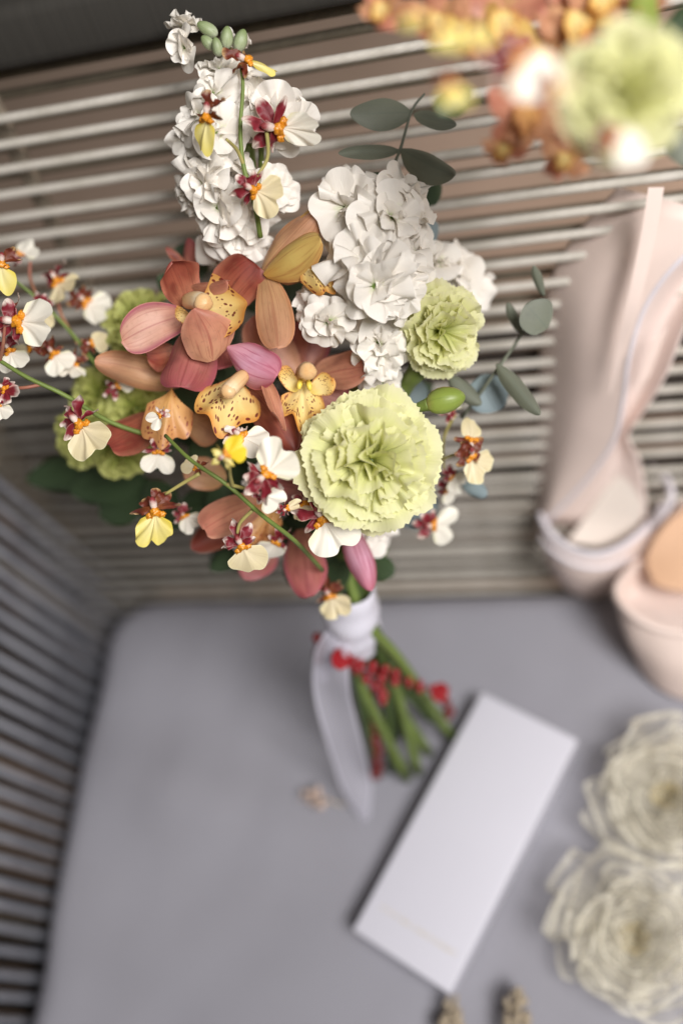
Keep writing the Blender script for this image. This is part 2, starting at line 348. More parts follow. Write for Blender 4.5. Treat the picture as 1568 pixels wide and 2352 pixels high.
# rope, frame, cushion, floor, box, shoe
def rope_mat(name, ca, cb):
    n = N(name); uvn = n.add('ShaderNodeUVMap'); mp = n.add('ShaderNodeMapping'); mp.inputs['Scale'].default_value = (160, 2, 1); n.link(uvn.outputs[0], mp.inputs[0])
    wv = n.add('ShaderNodeTexWave', wave_type='BANDS', bands_direction='DIAGONAL'); wv.inputs['Scale'].default_value = 1.; wv.inputs['Distortion'].default_value = .6; n.link(mp.outputs[0], wv.inputs[0])
    tc = n.add('ShaderNodeTexCoord'); nz = n.noise(tc.outputs['Object'], 40, 3.)
    n.link(n.mix(n.mapr(nz, .3, .7), c4(ca), c4(cb)), n.p.inputs['Base Color']); n.p.inputs['Roughness'].default_value = .6; n.bump(wv.outputs[1], .35, .0006); return n.m
M['rope'] = rope_mat('rope_taupe', S(206, 200, 190), S(186, 180, 168))
M['ropedark'] = rope_mat('rope_rear_shade', S(116, 108, 92), S(98, 90, 76))  # rear copy of the taupe cord, shade put into its olive colour
M['ropegrey'] = rope_mat('rope_sky_tint', S(164, 166, 174), S(140, 142, 152))  # arm cords, blue grey of the reflected sky put into the colour
M['ropeshade'] = rope_mat('rope_painted_shade', S(62, 52, 44), S(46, 38, 32))  # same cord with deep shade painted in as dark brown
n = N('rail_fabric'); tc = n.add('ShaderNodeTexCoord'); mp = n.add('ShaderNodeMapping'); mp.inputs['Scale'].default_value = (160, 4, 4); n.link(tc.outputs['Object'], mp.inputs[0]); nz = n.noise(mp.outputs[0], 1., 3.)
n.link(n.mix(nz, c4(S(48, 46, 42)), c4(S(62, 59, 54))), n.p.inputs['Base Color']); n.p.inputs['Roughness'].default_value = .75; n.bump(nz, .3, .001); M['rail'] = n.m
M['post'] = plain_mat('frame_post', S(122, 112, 98), .55, .15, 30)
n = N('cushion_fabric'); tc = n.add('ShaderNodeTexCoord'); mp = n.add('ShaderNodeMapping'); mp.inputs['Rotation'].default_value = (0, 0, R(38)); n.link(tc.outputs['Object'], mp.inputs[0])
wa = n.add('ShaderNodeTexWave', wave_type='BANDS', bands_direction='X'); wa.inputs['Scale'].default_value = 230; wa.inputs['Distortion'].default_value = 1.2; n.link(mp.outputs[0], wa.inputs[0])
wb = n.add('ShaderNodeTexWave', wave_type='BANDS', bands_direction='Y'); wb.inputs['Scale'].default_value = 230; wb.inputs['Distortion'].default_value = 1.2; n.link(mp.outputs[0], wb.inputs[0])
wv = n.math('MULTIPLY', wa.outputs[1], wb.outputs[1]); nz = n.noise(tc.outputs['Object'], 14, 4.)
cc = n.mix(wv, c4(S(150, 149, 157)), c4(S(168, 167, 176))); cc = n.mix(n.math('MULTIPLY', n.mapr(nz, .35, .7), .15), cc, c4(S(140, 137, 142)))
n.link(cc, n.p.inputs['Base Color']); n.p.inputs['Roughness'].default_value = .9; n.p.inputs['Specular IOR Level'].default_value = .15; n.bump(wv, .5, .0008); M['cushion'] = n.m
n = N('floor_stone'); tc = n.add('ShaderNodeTexCoord'); nz = n.noise(tc.outputs['Object'], 3, 5., .6)
n.link(n.mix(n.mapr(nz, .3, .7), c4(S(172, 152, 138)), c4(S(154, 136, 122))), n.p.inputs['Base Color']); n.p.inputs['Roughness'].default_value = .55; M['floor'] = n.m
M['box'] = plain_mat('white_card', S(208, 207, 217), .45, .02, 12)
M['gold'] = plain_mat('gold_print', S(222, 206, 160), .4, .1, 60)
M['nude'] = plain_mat('shoe_nude', S(236, 216, 206), .5, .06, 20)
M['lining'] = plain_mat('shoe_lining', S(240, 222, 214), .55, .05, 20)
M['sole'] = plain_mat('shoe_pad', S(222, 180, 146), .6, .1, 20)
M['piping'] = plain_mat('shoe_piping', S(232, 226, 232), .4, .04, 20)
M['pad'] = plain_mat('shoe_white_pad', S(236, 226, 216), .6, .05, 20)
# ------------------------------------------------------------------ setting and sofa
def rbox_mesh(name, sx, sy, sz, bev, m, seg=3):
    import bmesh
    bm = bmesh.new(); bmesh.ops.create_cube(bm, size=1.0)
    bmesh.ops.scale(bm, vec=(sx, sy, sz), verts=bm.verts)
    bmesh.ops.bevel(bm, geom=bm.edges[:], offset=bev, segments=seg, profile=.5, affect='EDGES')
    me = bpy.data.meshes.new(name); bm.to_mesh(me); bm.free(); me.materials.append(m)
    me.polygons.foreach_set('use_smooth', [True] * len(me.polygons)); return me
FLOOR_Z = -.42
o = obj('floor', mesh('floor', [(-6, -6, FLOOR_Z), (6, -6, FLOOR_Z), (6, 6, FLOOR_Z), (-6, 6, FLOOR_Z)], [(0, 1, 2, 3)], M['floor'], smooth=False)); tag(o, kind='structure')

sofa = empty('rope_sofa', Vector((.6, -.35, FLOOR_Z)))
tag(sofa, 'grey outdoor sofa of taupe cord strung round a frame, under the cushion', 'sofa')
def yb(z): return .03 + TILT * z
tl = Matrix.Rotation(-R(14), 4, 'X')
obj('top_rail', rbox_mesh('top_rail', 1.75, .045, .036, .008, M['rail']), sofa, Matrix.Translation((.72, yb(.478) + .016, .478)) @ tl)
obj('bottom_rail', rbox_mesh('bottom_rail', 1.75, .04, .03, .006, M['rail']), sofa, Matrix.Translation((.72, yb(-.11) + .014, -.11)) @ tl)
def strand(name, a, b, r, m, sag=0.):
    a = Vector(a); b = Vector(b); mid = (a + b) * .5 + Vector((rnd.uniform(-1, 1), rnd.uniform(-1, 1), rnd.uniform(-1, 1))) * sag
    return tube(name, [a, mid, b], r, m, sofa, n=9, ns=10)
z = -.085; i = 0
while z < .452:
    j = rnd.uniform(-.0012, .0012)
    strand('cord', (-.06, yb(z + j), z + j), (1.55, yb(z - j), z - j), .0029, M['rope'], .0014)
    z2 = z + .0075 + rnd.uniform(-.002, .002)
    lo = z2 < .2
    strand('cord', (-.06, yb(z2) + .034, z2), (1.55, yb(z2) + .034, z2 + rnd.uniform(-.002, .002)), .0056 if lo else .0031, M['ropeshade' if lo else 'ropedark'], .0012)  # low rear cords thick and dark, to paint shade into the gaps
    z += .0163; i += 1
for x in (.112, .60, 1.1):
    obj('inner_post', rbox_mesh('inner_post', .011, .008, .57, .002, M['post']), sofa, Matrix.Translation((x, yb(.18) + .017, .18)) @ tl)
obj('corner_post', rbox_mesh('corner_post', .03, .04, .60, .006, M['post']), sofa, Matrix.Translation((-.062, yb(.18) + .02, .18)) @ tl)
AX = -.026
y = .04
while y > -.62:
    j = rnd.uniform(-.0012, .0012)
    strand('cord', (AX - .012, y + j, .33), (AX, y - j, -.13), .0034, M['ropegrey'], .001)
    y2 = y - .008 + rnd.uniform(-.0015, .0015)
    strand('cord', (AX - .052, y2, .33), (AX - .040, y2, -.13), .0058, M['ropeshade'], .001)  # rear arm cords fill the gaps with painted shade
    y -= .0172
obj('arm_rail', rbox_mesh('arm_rail', .045, .75, .036, .008, M['rail']), sofa, Matrix.Translation((AX - .032, -.27, .335)))
obj('arm_base_rail', rbox_mesh('arm_base_rail', .045, .75, .03, .006, M['rail']), sofa, Matrix.Translation((AX - .02, -.27, -.135)))
for yy in (-.005, -.30, -.6):
    obj('inner_post', rbox_mesh('inner_post', .008, .014, .45, .002, M['post']), sofa, Matrix.Translation((AX - .028, yy, .1)))
obj('seat_deck', rbox_mesh('seat_deck', 1.6, .72, .02, .004, M['rail']), sofa, Matrix.Translation((.76, -.37, -.125)))

# seat cushion
def cushion():
    L, W_, rad = 1.5, .74, .028
    def axis(n, ln):
        t = [0, .001, .003, .006, .010, .015, .021, .028]
        mid = [.028 + (ln - .056) * k / n for k in range(1, n)]
        return t + mid + [ln - x for x in reversed(t)]
    xs = axis(80, L); ys = axis(44, W_); nx, ny = len(xs), len(ys)
    from mathutils import noise as mn
    v = []
    for a in xs:
        for b in ys:
            d = min(a, L - a, b, W_ - b)
            # rounded plan corners
            ax, by = min(a, L - a), min(b, W_ - b); x, y = a, b
            if ax < .05 and by < .05:
                k = math.hypot(.05 - ax, .05 - by)
                if k > .0001:
                    m_ = max(.05 - ax, .05 - by) / k; s = m_
                    cx = .05 - (.05 - ax) * s; cy = .05 - (.05 - by) * s
                    x = cx if a < L / 2 else L - cx; y = cy if b < W_ / 2 else W_ - cy
            zz = 0 if d > rad else -(rad - math.sqrt(max(0, rad * rad - (rad - d) ** 2)))
            p = Vector((x, y, 0))
            zz +=   .007 * mn.noise(p * 6) + .0035 * mn.noise(Vector((x * 26 + y * 9, y * 9 - x * 5, 3))) - .004
            e = math.exp(-((y - .16 - .25 * x) / .035) ** 2) * math.exp(-((x - .12) / .14) ** 2); zz += .013 * e
            e = math.exp(-((y - .33 - .35 * x) / .03) ** 2) * math.exp(-((x - .16) / .14) ** 2); zz -= .011 * e
            v.append((x, -y, zz))
    f = [tuple(reversed(q)) for q in gridf(nx, ny)]
    ring = [i * ny for i in range(nx)] + [(nx - 1) * ny + j for j in range(1, ny)] + [i * ny + ny - 1 for i in range(nx - 2, -1, -1)] + [j for j in range(ny - 2, 0, -1)]
    base = len(v)
    for zz, ins in ((-.06, -.003), (-.10, .01)):
        for k in ring:
            p = v[k]; cx, cy = (.75 - p[0]), (-.37 - p[1]); ln = math.hypot(cx, cy); v.append((p[0] + cx / ln * ins, p[1] + cy / ln * ins, zz))
    nr = len(ring)
    for k in range(nr):
        k2 = (k + 1) % nr
        f.append((ring[k], ring[k2], base + k2, base + k)); f.append((base + k, base + k2, base + nr + k2, base + nr + k))
    f.append(tuple(base + nr + k for k in range(nr)))
    return mesh('seat_cushion', v, f, M['cushion'])
o = obj('seat_cushion', cushion()); tag(o, 'flat grey woven fabric seat cushion filling the sofa', 'cushion')

# white box
BH = .024
c0, c1, c3 = onz(1105, 1588, BH), onz(1326, 1698, BH), onz(808, 2136, BH)
ex = (c1 - c0); ey = (c0 - c3); bw, bl = ex.length, ey.length; ey.normalize(); ex = (ex - ey * ex.dot(ey)).normalized(); cen = (c1 + c3) * .5
bx = Matrix(((ex.x, ey.x, 0, cen.x), (ex.y, ey.y, 0, cen.y), (0, 0, 1, -.002), (0, 0, 0, 1)))
box = put(bpy.data.objects.new('gift_box', None), None, bx); tag(box, 'long flat white card box with faint gold lettering, lying on the cushion', 'box')
obj('lid', rbox_mesh('lid', bw, bl, BH - .007, .0018, M['box'], 4), box, bx @ Matrix.Translation((0, 0, .002 + BH - (BH - .007) / 2)))
obj('tray', rbox_mesh('tray', bw - .0016, bl - .0016, .012, .0012, M['box']), box, bx @ Matrix.Translation((0, 0, .0065)))
v = []; f = []
def quad(x0, y0, x1, y1, zz=BH + .0025):
    k = len(v); v.extend([(x0, y0, zz), (x1, y0, zz), (x1, y1, zz), (x0, y1, zz)]); f.append((k, k + 1, k + 2, k + 3))
x = -bw * .36; yb0 = -bl * .5 + .024
while x < bw * .40:
    if not (-.006 < x < -.002):
        t = rnd.random(); h = .0022
        quad(x, yb0, x + .0004, yb0 + h)
        if t < .6: quad(x + .0005, yb0 + h - .0004, x + .0014, yb0 + h)
        if t > .3: quad(x + .0005, yb0, x + .0014, yb0 + .0004)
        if t > .5: quad(x + .0012, yb0, x + .0016, yb0 + h)
    x += .0026
obj('lettering', mesh('lettering', v, f, M['gold'], smooth=False), box, bx)

# ------------------------------------------------------------------ shoes
def sheet(name, rows, m, parent, solid=.0016, n=20, bulge=0.):
    """loft through rows of points (each row a list of Vectors)"""
    q = [spline(r, n) for r in rows]; nr = 14
    cols = [spline([r[k] for r in q], nr) for k in range(n)]
    v = []; uv = []
    for i in range(nr):
        for k in range(n):
            v.append(cols[k][i]); uv.append((i / (nr - 1), k / (n - 1)))
    o0 = v[0]
    ob = obj(name, mesh(name, [p - o0 for p in v], gridf(nr, n), m, uv=uv), parent, Matrix.Translation(o0))
    if solid:
        s = ob.modifiers.new('solid', 'SOLIDIFY'); s.thickness = solid; s.offset = 0
    return ob
def PP(l): return [P(*t) for t in l]
sh = empty('shoe', onz(1345, 1330, 0))
tag(sh, 'nude shoe standing on its heel against the cord back, white piped topline', 'shoe')
T = [(1256, 1196, .795), (1300, 1152, .775), (1362, 1082, .745), (1410, 1006, .715), (1430, 915, .685), (1444, 815, .655), (1485, 695, .63), (1570, 588, .605), (1700, 500, .59)]
Lr = [(1242, 1232, .845), (1232, 1150, .825), (1230, 1060, .80), (1234, 960, .765), (1238, 850, .73), (1246, 740, .695), (1262, 640, .668), (1320, 540, .645), (1420, 430, .62)]
mid = [((a[0] * .5 + b[0] * .5) - 8, (a[1] + b[1]) / 2, (a[2] + b[2]) / 2 - .012) for a, b in zip(T, Lr)]
sheet('side_panel', [PP(Lr), PP(mid), PP(T)], M['nude'], sh)
tube('piping', PP(T), .0017, M['piping'], sh, n=40, ns=8)
Rr = [(1486, 1215, .81), (1480, 1120, .775), (1466, 1050, .75), (1440, 1000, .73), (1478, 945, .705), (1530, 860, .675), (1575, 745, .645), (1640, 640, .62), (1760, 560, .60)]
Ti = [(a[0] - 2, a[1] + 4, a[2] + (.012 if k < 6 else .006)) for k, a in enumerate(T)]
mi = [((a[0] + b[0]) / 2, (a[1] + b[1]) / 2, (a[2] + b[2]) / 2 + .018) for a, b in zip(Ti, Rr)]
sheet('insole', [PP(Ti), PP(mi), PP(Rr)], M['lining'], sh)
sheet('heel_pad', [PP([(1300, 1245, .822), (1340, 1190, .812), (1390, 1120, .79), (1430, 1085, .776)]), PP([(1380, 1255, .818), (1410, 1200, .806), (1440, 1140, .788), (1455, 1095, .774)]), PP([(1450, 1225, .812), (1470, 1190, .80), (1478, 1130, .782), (1474, 1090, .77)])], M['pad'], sh)
rim = [(1240, 1180, .80), (1262, 1222, .79), (1310, 1262, .785), (1370, 1275, .782), (1430, 1254, .785), (1490, 1205, .79), (1520, 1160, .80)]
low = [(1243, 1230, .845), (1262, 1300, .845), (1300, 1350, .845), (1352, 1370, .845), (1404, 1360, .845), (1444, 1320, .845), (1470, 1262, .845)]
midc = [((a[0] + b[0]) / 2 + (-6 if k < 3 else 6 if k > 3 else 0), (a[1] + b[1]) / 2 + 6, (a[2] + b[2]) / 2 - .008) for k, (a, b) in enumerate(zip(rim, low))]
sheet('heel_cup', [PP(rim), PP(midc), PP(low)], M['nude'], sh)
tube('piping', PP(rim), .0028, M['piping'], sh, n=30)
tube('piping', PP([(1243, 1232, .805), (1275, 1270, .797), (1330, 1298, .792), (1392, 1300, .792), (1446, 1272, .798), (1474, 1235, .806)]), .0024, M['piping'], sh, n=30)
tube('ankle_strap', PP([(1490, 1207, .79), (1522, 1178, .775), (1540, 1140, .77), (1528, 1100, .78), (1490, 1075, .80)]), .0022, M['piping'], sh, n=24, flat=1.6)
ribbon('strap', PP([(1506, 430, .57), (1488, 540, .585), (1452, 700, .61), (1424, 800, .635), (1400, 905, .665)]), [.009, .009, .008, .005, .001], M['nude'], sh, nrm=TOW, n=24)
for k in range(9):
    tube('grip_rib', PP([(1494 - k * 5, 792 + k * 13, .632 + k * .0045), (1512 - k * 5, 776 + k * 13, .634 + k * .0045), (1534 - k * 5, 752 + k * 13, .637 + k * .0045)]), .0006, M['nude'], sh, n=6, ns=6)

s2 = empty('shoe', onz(1560, 1590, 0))
tag(s2, 'nude shoe with tan insole lying on the cushion, beside the upright one', 'shoe')
rim = [(1470, 1285, .80), (1424, 1335, .775), (1416, 1368, .765), (1440, 1402, .752), (1484, 1432, .745), (1540, 1450, .742), (1610, 1452, .742), (1690, 1420, .745), (1730, 1360, .76)]
low = [(1490, 1330, .82), (1452, 1400, .81), (1450, 1455, .80), (1462, 1515, .795), (1492, 1562, .79), (1540, 1598, .785), (1610, 1612, .78), (1680, 1590, .78), (1720, 1520, .785)]
midc = [((a[0] + b[0]) / 2 - (8 if k < 4 else 0), (a[1] + b[1]) / 2 + 8, (a[2] + b[2]) / 2 - .006) for k, (a, b) in enumerate(zip(rim, low))]
sheet('heel_cup', [PP(rim), PP(midc), PP(low)], M['nude'], s2, n=30)
tube('piping', PP(rim), .0032, M['nude'], s2, n=36)
sheet('lining', [PP([(1470, 1285, .80), (1520, 1200, .80), (1600, 1120, .79), (1700, 1080, .78)]), PP([(1416, 1368, .79), (1500, 1330, .81), (1600, 1290, .81), (1700, 1250, .80)]), PP([(1484, 1432, .755), (1540, 1450, .752), (1610, 1452, .752), (1700, 1420, .755)])], M['lining'], s2)
sheet('insole_pad', [PP([(1500, 1240, .785), (1540, 1190, .78), (1600, 1150, .775), (1680, 1120, .77)]), PP([(1482, 1290, .785), (1540, 1270, .78), (1600, 1250, .775), (1690, 1220, .77)]), PP([(1500, 1340, .772), (1545, 1356, .768), (1610, 1358, .766), (1690, 1330, .766)])], M['sole'], s2)
# ------------------------------------------------------------------ flower kits (shared petal meshes)
KIT = {}
def kit(key, fn, n=4):
    if key not in KIT: KIT[key] = [fn(k) for k in range(n)]
    return KIT[key][rnd.randrange(len(KIT[key]))]
def pmat(mw, e, a, s, base=0., roll=0.):
    """matrix of a petal in flower frame mw: e = angle from the axis, a = angle round it, s = length"""
    d = Vector((math.sin(e) * math.cos(a), math.sin(e) * math.sin(a), math.cos(e)))
    nz = Vector((-math.cos(e) * math.cos(a), -math.cos(e) * math.sin(a), math.sin(e)))
    if roll: nz = Matrix.Rotation(roll, 3, d) @ nz
    x = d.cross(nz); b = d * base
    return mw @ Matrix(((x.x * s, d.x * s, nz.x * s, b.x), (x.y * s, d.y * s, nz.y * s, b.y), (x.z * s, d.z * s, nz.z * s, b.z), (0, 0, 0, 1)))
def carnation(parent, px, py, d, face, rad_px, mat='carn', layers=None, seed=1, label=None, calyx=True, up=None):
    rg = random.Random(seed); R0 = rad_px * d / FPX
    loc = P(px, py, d) - face * (R0 * .42)
    mw = frame(face, up or UP, loc)
    fl = put(bpy.data.objects.new('carnation', None), parent, mw)
    if label: fl['label'] = label
    L = layers or [(96, 9, 1.06, -.4, .85), (82, 8, 1.10, -.3, .85), (66, 8, 1.06, -.35, .82), (50, 7, 1.0, -.45, .8), (36, 7, .92, -.5, .75), (22, 6, .82, -.4, .7), (9, 4, .74, -.2, .62)]
    for li, (e, n_, ls, bd, ph) in enumerate(L):
        a0 = rg.random() * 6.28
        for k in range(n_):
            me = kit(('carn', mat, li), lambda q: fanp(phi=ph * 1.05, ruf=.055 + .014 * li, k=1.7 + .5 * q, serr=.045, nserr=26, bend=bd, waist=.3, nr=9, na=45, seed=li * 10 + q, mats=M[mat], wob=.04), 4)
            s = R0 * ls * rg.uniform(.9, 1.07)
            obj('petal', me, fl, pmat(mw, R(e + rg.uniform(-8, 8)), a0 + 6.283 * (k + rg.uniform(-.3, .3)) / n_, s, roll=rg.uniform(-.45, .45)))
    if calyx:
        pts = [loc + face * (R0 * .12), loc - face * (R0 * .28), loc - face * (R0 * .62)]
        tube('calyx', pts, [R0 * .26, R0 * .24, R0 * .1], M['calyx'], fl, n=8, ns=10)
    return fl
def stock(parent, px, py, d, face, rad_px, seed=1, up=None, full=True, name='stock_flower'):
    rg = random.Random(seed); R0 = rad_px * d / FPX
    loc = P(px, py, d) - face * (R0 * .25); mw = frame(face, up or UP, loc)
    fl = put(bpy.data.objects.new(name, None), parent, mw)
    L = [(84, 4, 1.22, -.5), (60, 4, 1.08, -.55), (34, 2, .86, -.6), (14, 2, .6, -.3)] if full else [(70, 4, 1.0, -.4), (40, 4, .9, -.2), (14, 3, .8, 0)]
    for li, (e, n_, ls, bd) in enumerate(L):
        a0 = rg.random() * 6.28
        for k in range(n_):
            me = kit(('stock', li), lambda q: fanp(phi=1.1, ruf=.07 + .015 * q, k=1.1 + .3 * q, rnd_=.3, bend=bd * 1.3, waist=.28, nr=10, na=21, seed=200 + li * 10 + q, mats=M['stock'], wob=.045, notch=.06 * (q % 3)), 8)
            obj('petal', me, fl, pmat(mw, R(e + rg.uniform(-20, 20)), a0 + 6.283 * (k + rg.uniform(-.35, .35)) / n_, R0 * ls * rg.uniform(.72, 1.2), roll=rg.uniform(-.8, .8)))
    tube('calyx', [loc + face * R0 * .1, loc - face * R0 * .35], [R0 * .16, R0 * .1], M['calyx'], fl, n=4, ns=8)
    return fl
def ang(deg):                      # direction on the picture plane: 0 right, 90 up
    return RX * math.cos(R(deg)) + UP * math.sin(R(deg))
LIPSEED = [0]
def onc(parent, px, py, d, lipdeg, face, s, lip='oncw', sep='sepm', seed=1, lw=.88, deep=0.):
    """spray orchid flower; (px, py) = its column, lipdeg = where the lip points on the picture, s = lip length in px"""
    rg = random.Random(seed); L = s * d / FPX
    loc = P(px, py, d); Y = ang(lipdeg); s *= 1.06; face = (face + RX * rg.uniform(-.32, .32) + UP * rg.uniform(-.3, .3)).normalized(); mw = frame(face, Y, loc)
    fl = put(bpy.data.objects.new('spray_orchid', None), parent, mw)
    me = kit(('lip', lip), lambda q: fanp(phi=1.04, ruf=.05, k=1.6 + .5 * q, bend=-.5 + .25 * q, waist=.2, notch=.18, rnd_=.36, nr=11, na=31, seed=300 + q, mats=M[lip], wob=.06), 6)
    obj('lip', me, fl, mw @ Matrix.Rotation(rg.uniform(-.2, .2), 4, 'Z') @ Matrix.Rotation(deep, 4, 'X') @ Matrix.Diagonal((L * lw, L, L, 1)))
    # callus
    cm = kit('callus', lambda q: blob_mesh('callus', M['callus'], 12, 9, lambda p, t: p * (1 + .28 * math.sin(5 * p.x + q) * math.cos(6 * p.y + 2 * q) + .2 * math.sin(9 * p.z + 7 * p.x))), 3)
    obj('callus', cm, fl, mw @ Matrix.Translation((0, L * .10, L * .08)) @ Matrix.Diagonal((L * .13, L * .12, L * .10, 1)))
    for sx in (-1, 1): obj('callus', cm, fl, mw @ Matrix.Translation((sx * L * .15, L * .17, L * .04)) @ Matrix.Diagonal((L * .10, L * .08, L * .07, 1)))
    # column with wings
    cw = kit('colw', lambda q: blob_mesh('column', M['sepw'], 10, 7), 1)
    obj('column', cw, fl, mw @ Matrix.Translation((0, -L * .10, L * .12)) @ Matrix.Rotation(1.2, 4, 'X') @ Matrix.Diagonal((L * .09, L * .10, L * .17, 1)))
    for a, ln, wd in ((180, .60, .30), (128, .58, .34), (-128, .58, .34), (80, .56, .20), (-80, .56, .20)):
        me = kit(('sep', sep), lambda q: leafp(W=.72, prof=(.6, .45, .5), bend=.8 - .6 * q, cup=.35, ruf=.16, kruf=1.9, twist=.5 * (q - 1.5), nu=10, nv=7, seed=400 + q, mats=M[sep]), 4)
        q = mw @ Matrix.Rotation(R(a + rg.uniform(-14, 14)), 4, 'Z') @ Matrix.Rotation(rg.uniform(-.55, .35), 4, 'X') @ Matrix.Diagonal((L * wd * 1.2, L * ln * rg.uniform(.8, 1.15), L * ln, 1))
        obj('sepal', me, fl, q)
    return fl
def DC(p, fl):
    return (p[0], p[1], .53 + (p[2] - .53) * .62) if fl.name.startswith('orchid') and p[2] < .562 else p
def pet(fl, b, t, wpx, mat, cup=-.25, bend=0., roll=0., prof=(.55, .55, .6), ruf=.045, twist=0., tipcurl=0., name='petal', seed=None, nv=9, fold=0.):
    b, t = DC(b, fl), DC(t, fl); B, T_ = P(*b), P(*t); sd = seed if seed is not None else rnd.randrange(999)
    me = leafp(W=1., prof=prof, bend=bend, cup=cup, ruf=ruf, kruf=1.3, twist=twist, tipcurl=tipcurl, nu=15, nv=nv, seed=sd, mats=M[mat], name=name, fold=fold)
    sx = wpx * (b[2] + t[2]) * .5 / FPX
    return between(me, B, T_, TOW, sx, fl, name, roll)
def lipf(fl, b, t, wpx, mat='lip', seed=1, cup=.2, ruf=.07, k=2.4, bend=-.3, roll=0., lobes=(.07, 3.2, .4), phi=1.15, waist=.42, wob=.05, rd=.16):
    b, t = DC(b, fl), DC(t, fl); B, T_ = P(*b), P(*t)
    me = fanp(phi=phi, ruf=ruf, k=k, bend=bend, waist=waist, cup=cup, lobes=lobes, nr=14, na=37, seed=seed, mats=M[mat], name='lip', wob=wob, rnd_=rd)
    sx = wpx * (b[2] + t[2]) * .5 / FPX / (2 * math.sin(min(phi, 1.57))) / .92
    return between(me, B, T_, TOW, sx, fl, 'lip', roll)
def column(fl, pts, rpx, cap=True):
    pts = [DC(p, fl) for p in pts]; q = PP(pts); r = rpx * pts[0][2] / FPX
    tube('column', q, [r * .85, r, r * 1.02, r * .9], M['column'], fl, n=10, ns=14)
    if cap:
        d = (q[-1] - q[-2]).normalized(); mw = frame(d, UP, q[-1])
        obj('column', kit('anther', lambda k: blob_mesh('column', M['column'], 14, 9, lambda p, t: p * (1 - .12 * abs(p.x) ** .5 * (p.y > 0))), 1), fl, mw @ Matrix.Translation((0, 0, -r * .1)) @ Matrix.Diagonal((r * 1.12, r * 1.05, r * .95, 1)))
def keels(fl, pairs, rpx=4):
    for a, b in pairs:
        q = PP([DC(a, fl), DC(b, fl)]); m_ = (q[0] + q[1]) * .5 + TOW * .0015
        tube('keel', [q[0], m_, q[1]], [rpx * a[2] / FPX, rpx * 1.4 * a[2] / FPX, rpx * .7 * a[2] / FPX], M['keel'], fl, n=8, ns=8)

# ------------------------------------------------------------------ the bouquet
bq = empty('bouquet', onz(960, 1740, 0))
tag(bq, 'large mixed bouquet of orchids, white stock and green carnations leaning in the sofa corner', 'bouquet')
def orchid(loc, label=None):
    e = empty('orchid', P(*loc), bq)
    if label: e['label'] = label
    return e
# A: upper left, facing the viewer
A = orchid((445, 715, .555), 'rust and pink orchid with open spotted lip')
pet(A, (432, 722, .548), (280, 784, .522), 100, 'pink', cup=.10, bend=.2, roll=-10, prof=(.5, .34, .6), seed=3)
pet(A, (432, 700, .552), (394, 600, .522), 104, 'rust', cup=.55, bend=.5, roll=24, prof=(.5, .32, .7), tipcurl=.8, seed=4)
pet(A, (436, 655, .548), (520, 644, .510), 40, 'salmon', cup=-.5, roll=-25, prof=(.5, .45, .7), seed=5)
pet(A, (500, 720, .560), (584, 602, .543), 122, 'rust', cup=-.25, bend=-.3, prof=(.6, .3, .7), seed=6)
pet(A, (488, 830, .526), (446, 708, .500), 126, 'salmon', cup=-.3, bend=-.35, roll=6, prof=(.42, .7, .7), seed=7)
pet(A, (448, 742, .550), (413, 890, .524), 124, 'rose', cup=-.35, bend=-.3, prof=(.55, .3, .7), seed=8)
pet(A, (405, 800, .562), (334, 812, .552), 72, 'rust', cup=-.2, prof=(.5, .32, .7), seed=9)
pet(A, (470, 790, .566), (500, 850, .560), 90, 'rose', cup=-.2, prof=(.5, .32, .7), seed=10)
lipf(A, (446, 716, .540), (574, 716, .516), 158, 'lip', seed=21, cup=.22, ruf=.045, k=2.6, bend=.3, lobes=None, waist=.62, rd=.08)
pet(A, (440, 745, .532), (406, 704, .507), 34, 'lip', cup=.35, bend=.2, roll=-20, prof=(.6, .6, .7), seed=11)
column(A, [(432, 692, .530), (452, 690, .518), (468, 694, .508)], 21)
keels(A, [((462, 712, .520), (484, 728, .524)), ((455, 722, .520), (476, 736, .522))], 5)
# B: middle, lip hanging, mauve hood
B_ = orchid((545, 870, .555), 'orchid with a bright mauve hood over a spotted lip')
pet(B_, (575, 890, .552), (678, 1038, .545), 96, 'rust', cup=-.3, bend=-.25, prof=(.5, .5, .7), seed=31)
pet(B_, (520, 830, .562), (470, 800, .56), 80, 'rose', cup=-.2, seed=33)
lipf(B_, (545, 852, .540), (502, 978, .503), 160, 'lip', seed=27, cup=-.28, ruf=.055, k=2.4, bend=-.45, lobes=(.09, 2.7, .3), phi=1.2, waist=.5)
column(B_, [(560, 862, .520), (538, 884, .508), (522, 900, .502)], 18)
pet(B_, (522, 798, .524), (636, 864, .508), 100, 'mauve', cup=-.62, bend=-.5, roll=8, prof=(.42, .42, .7), seed=35)
pet(B_, (612, 876, .532), (648, 984, .507), 34, 'salmon', cup=.5, twist=.9, ruf=.08, prof=(.35, .45, .7), seed=36, tipcurl=.8)
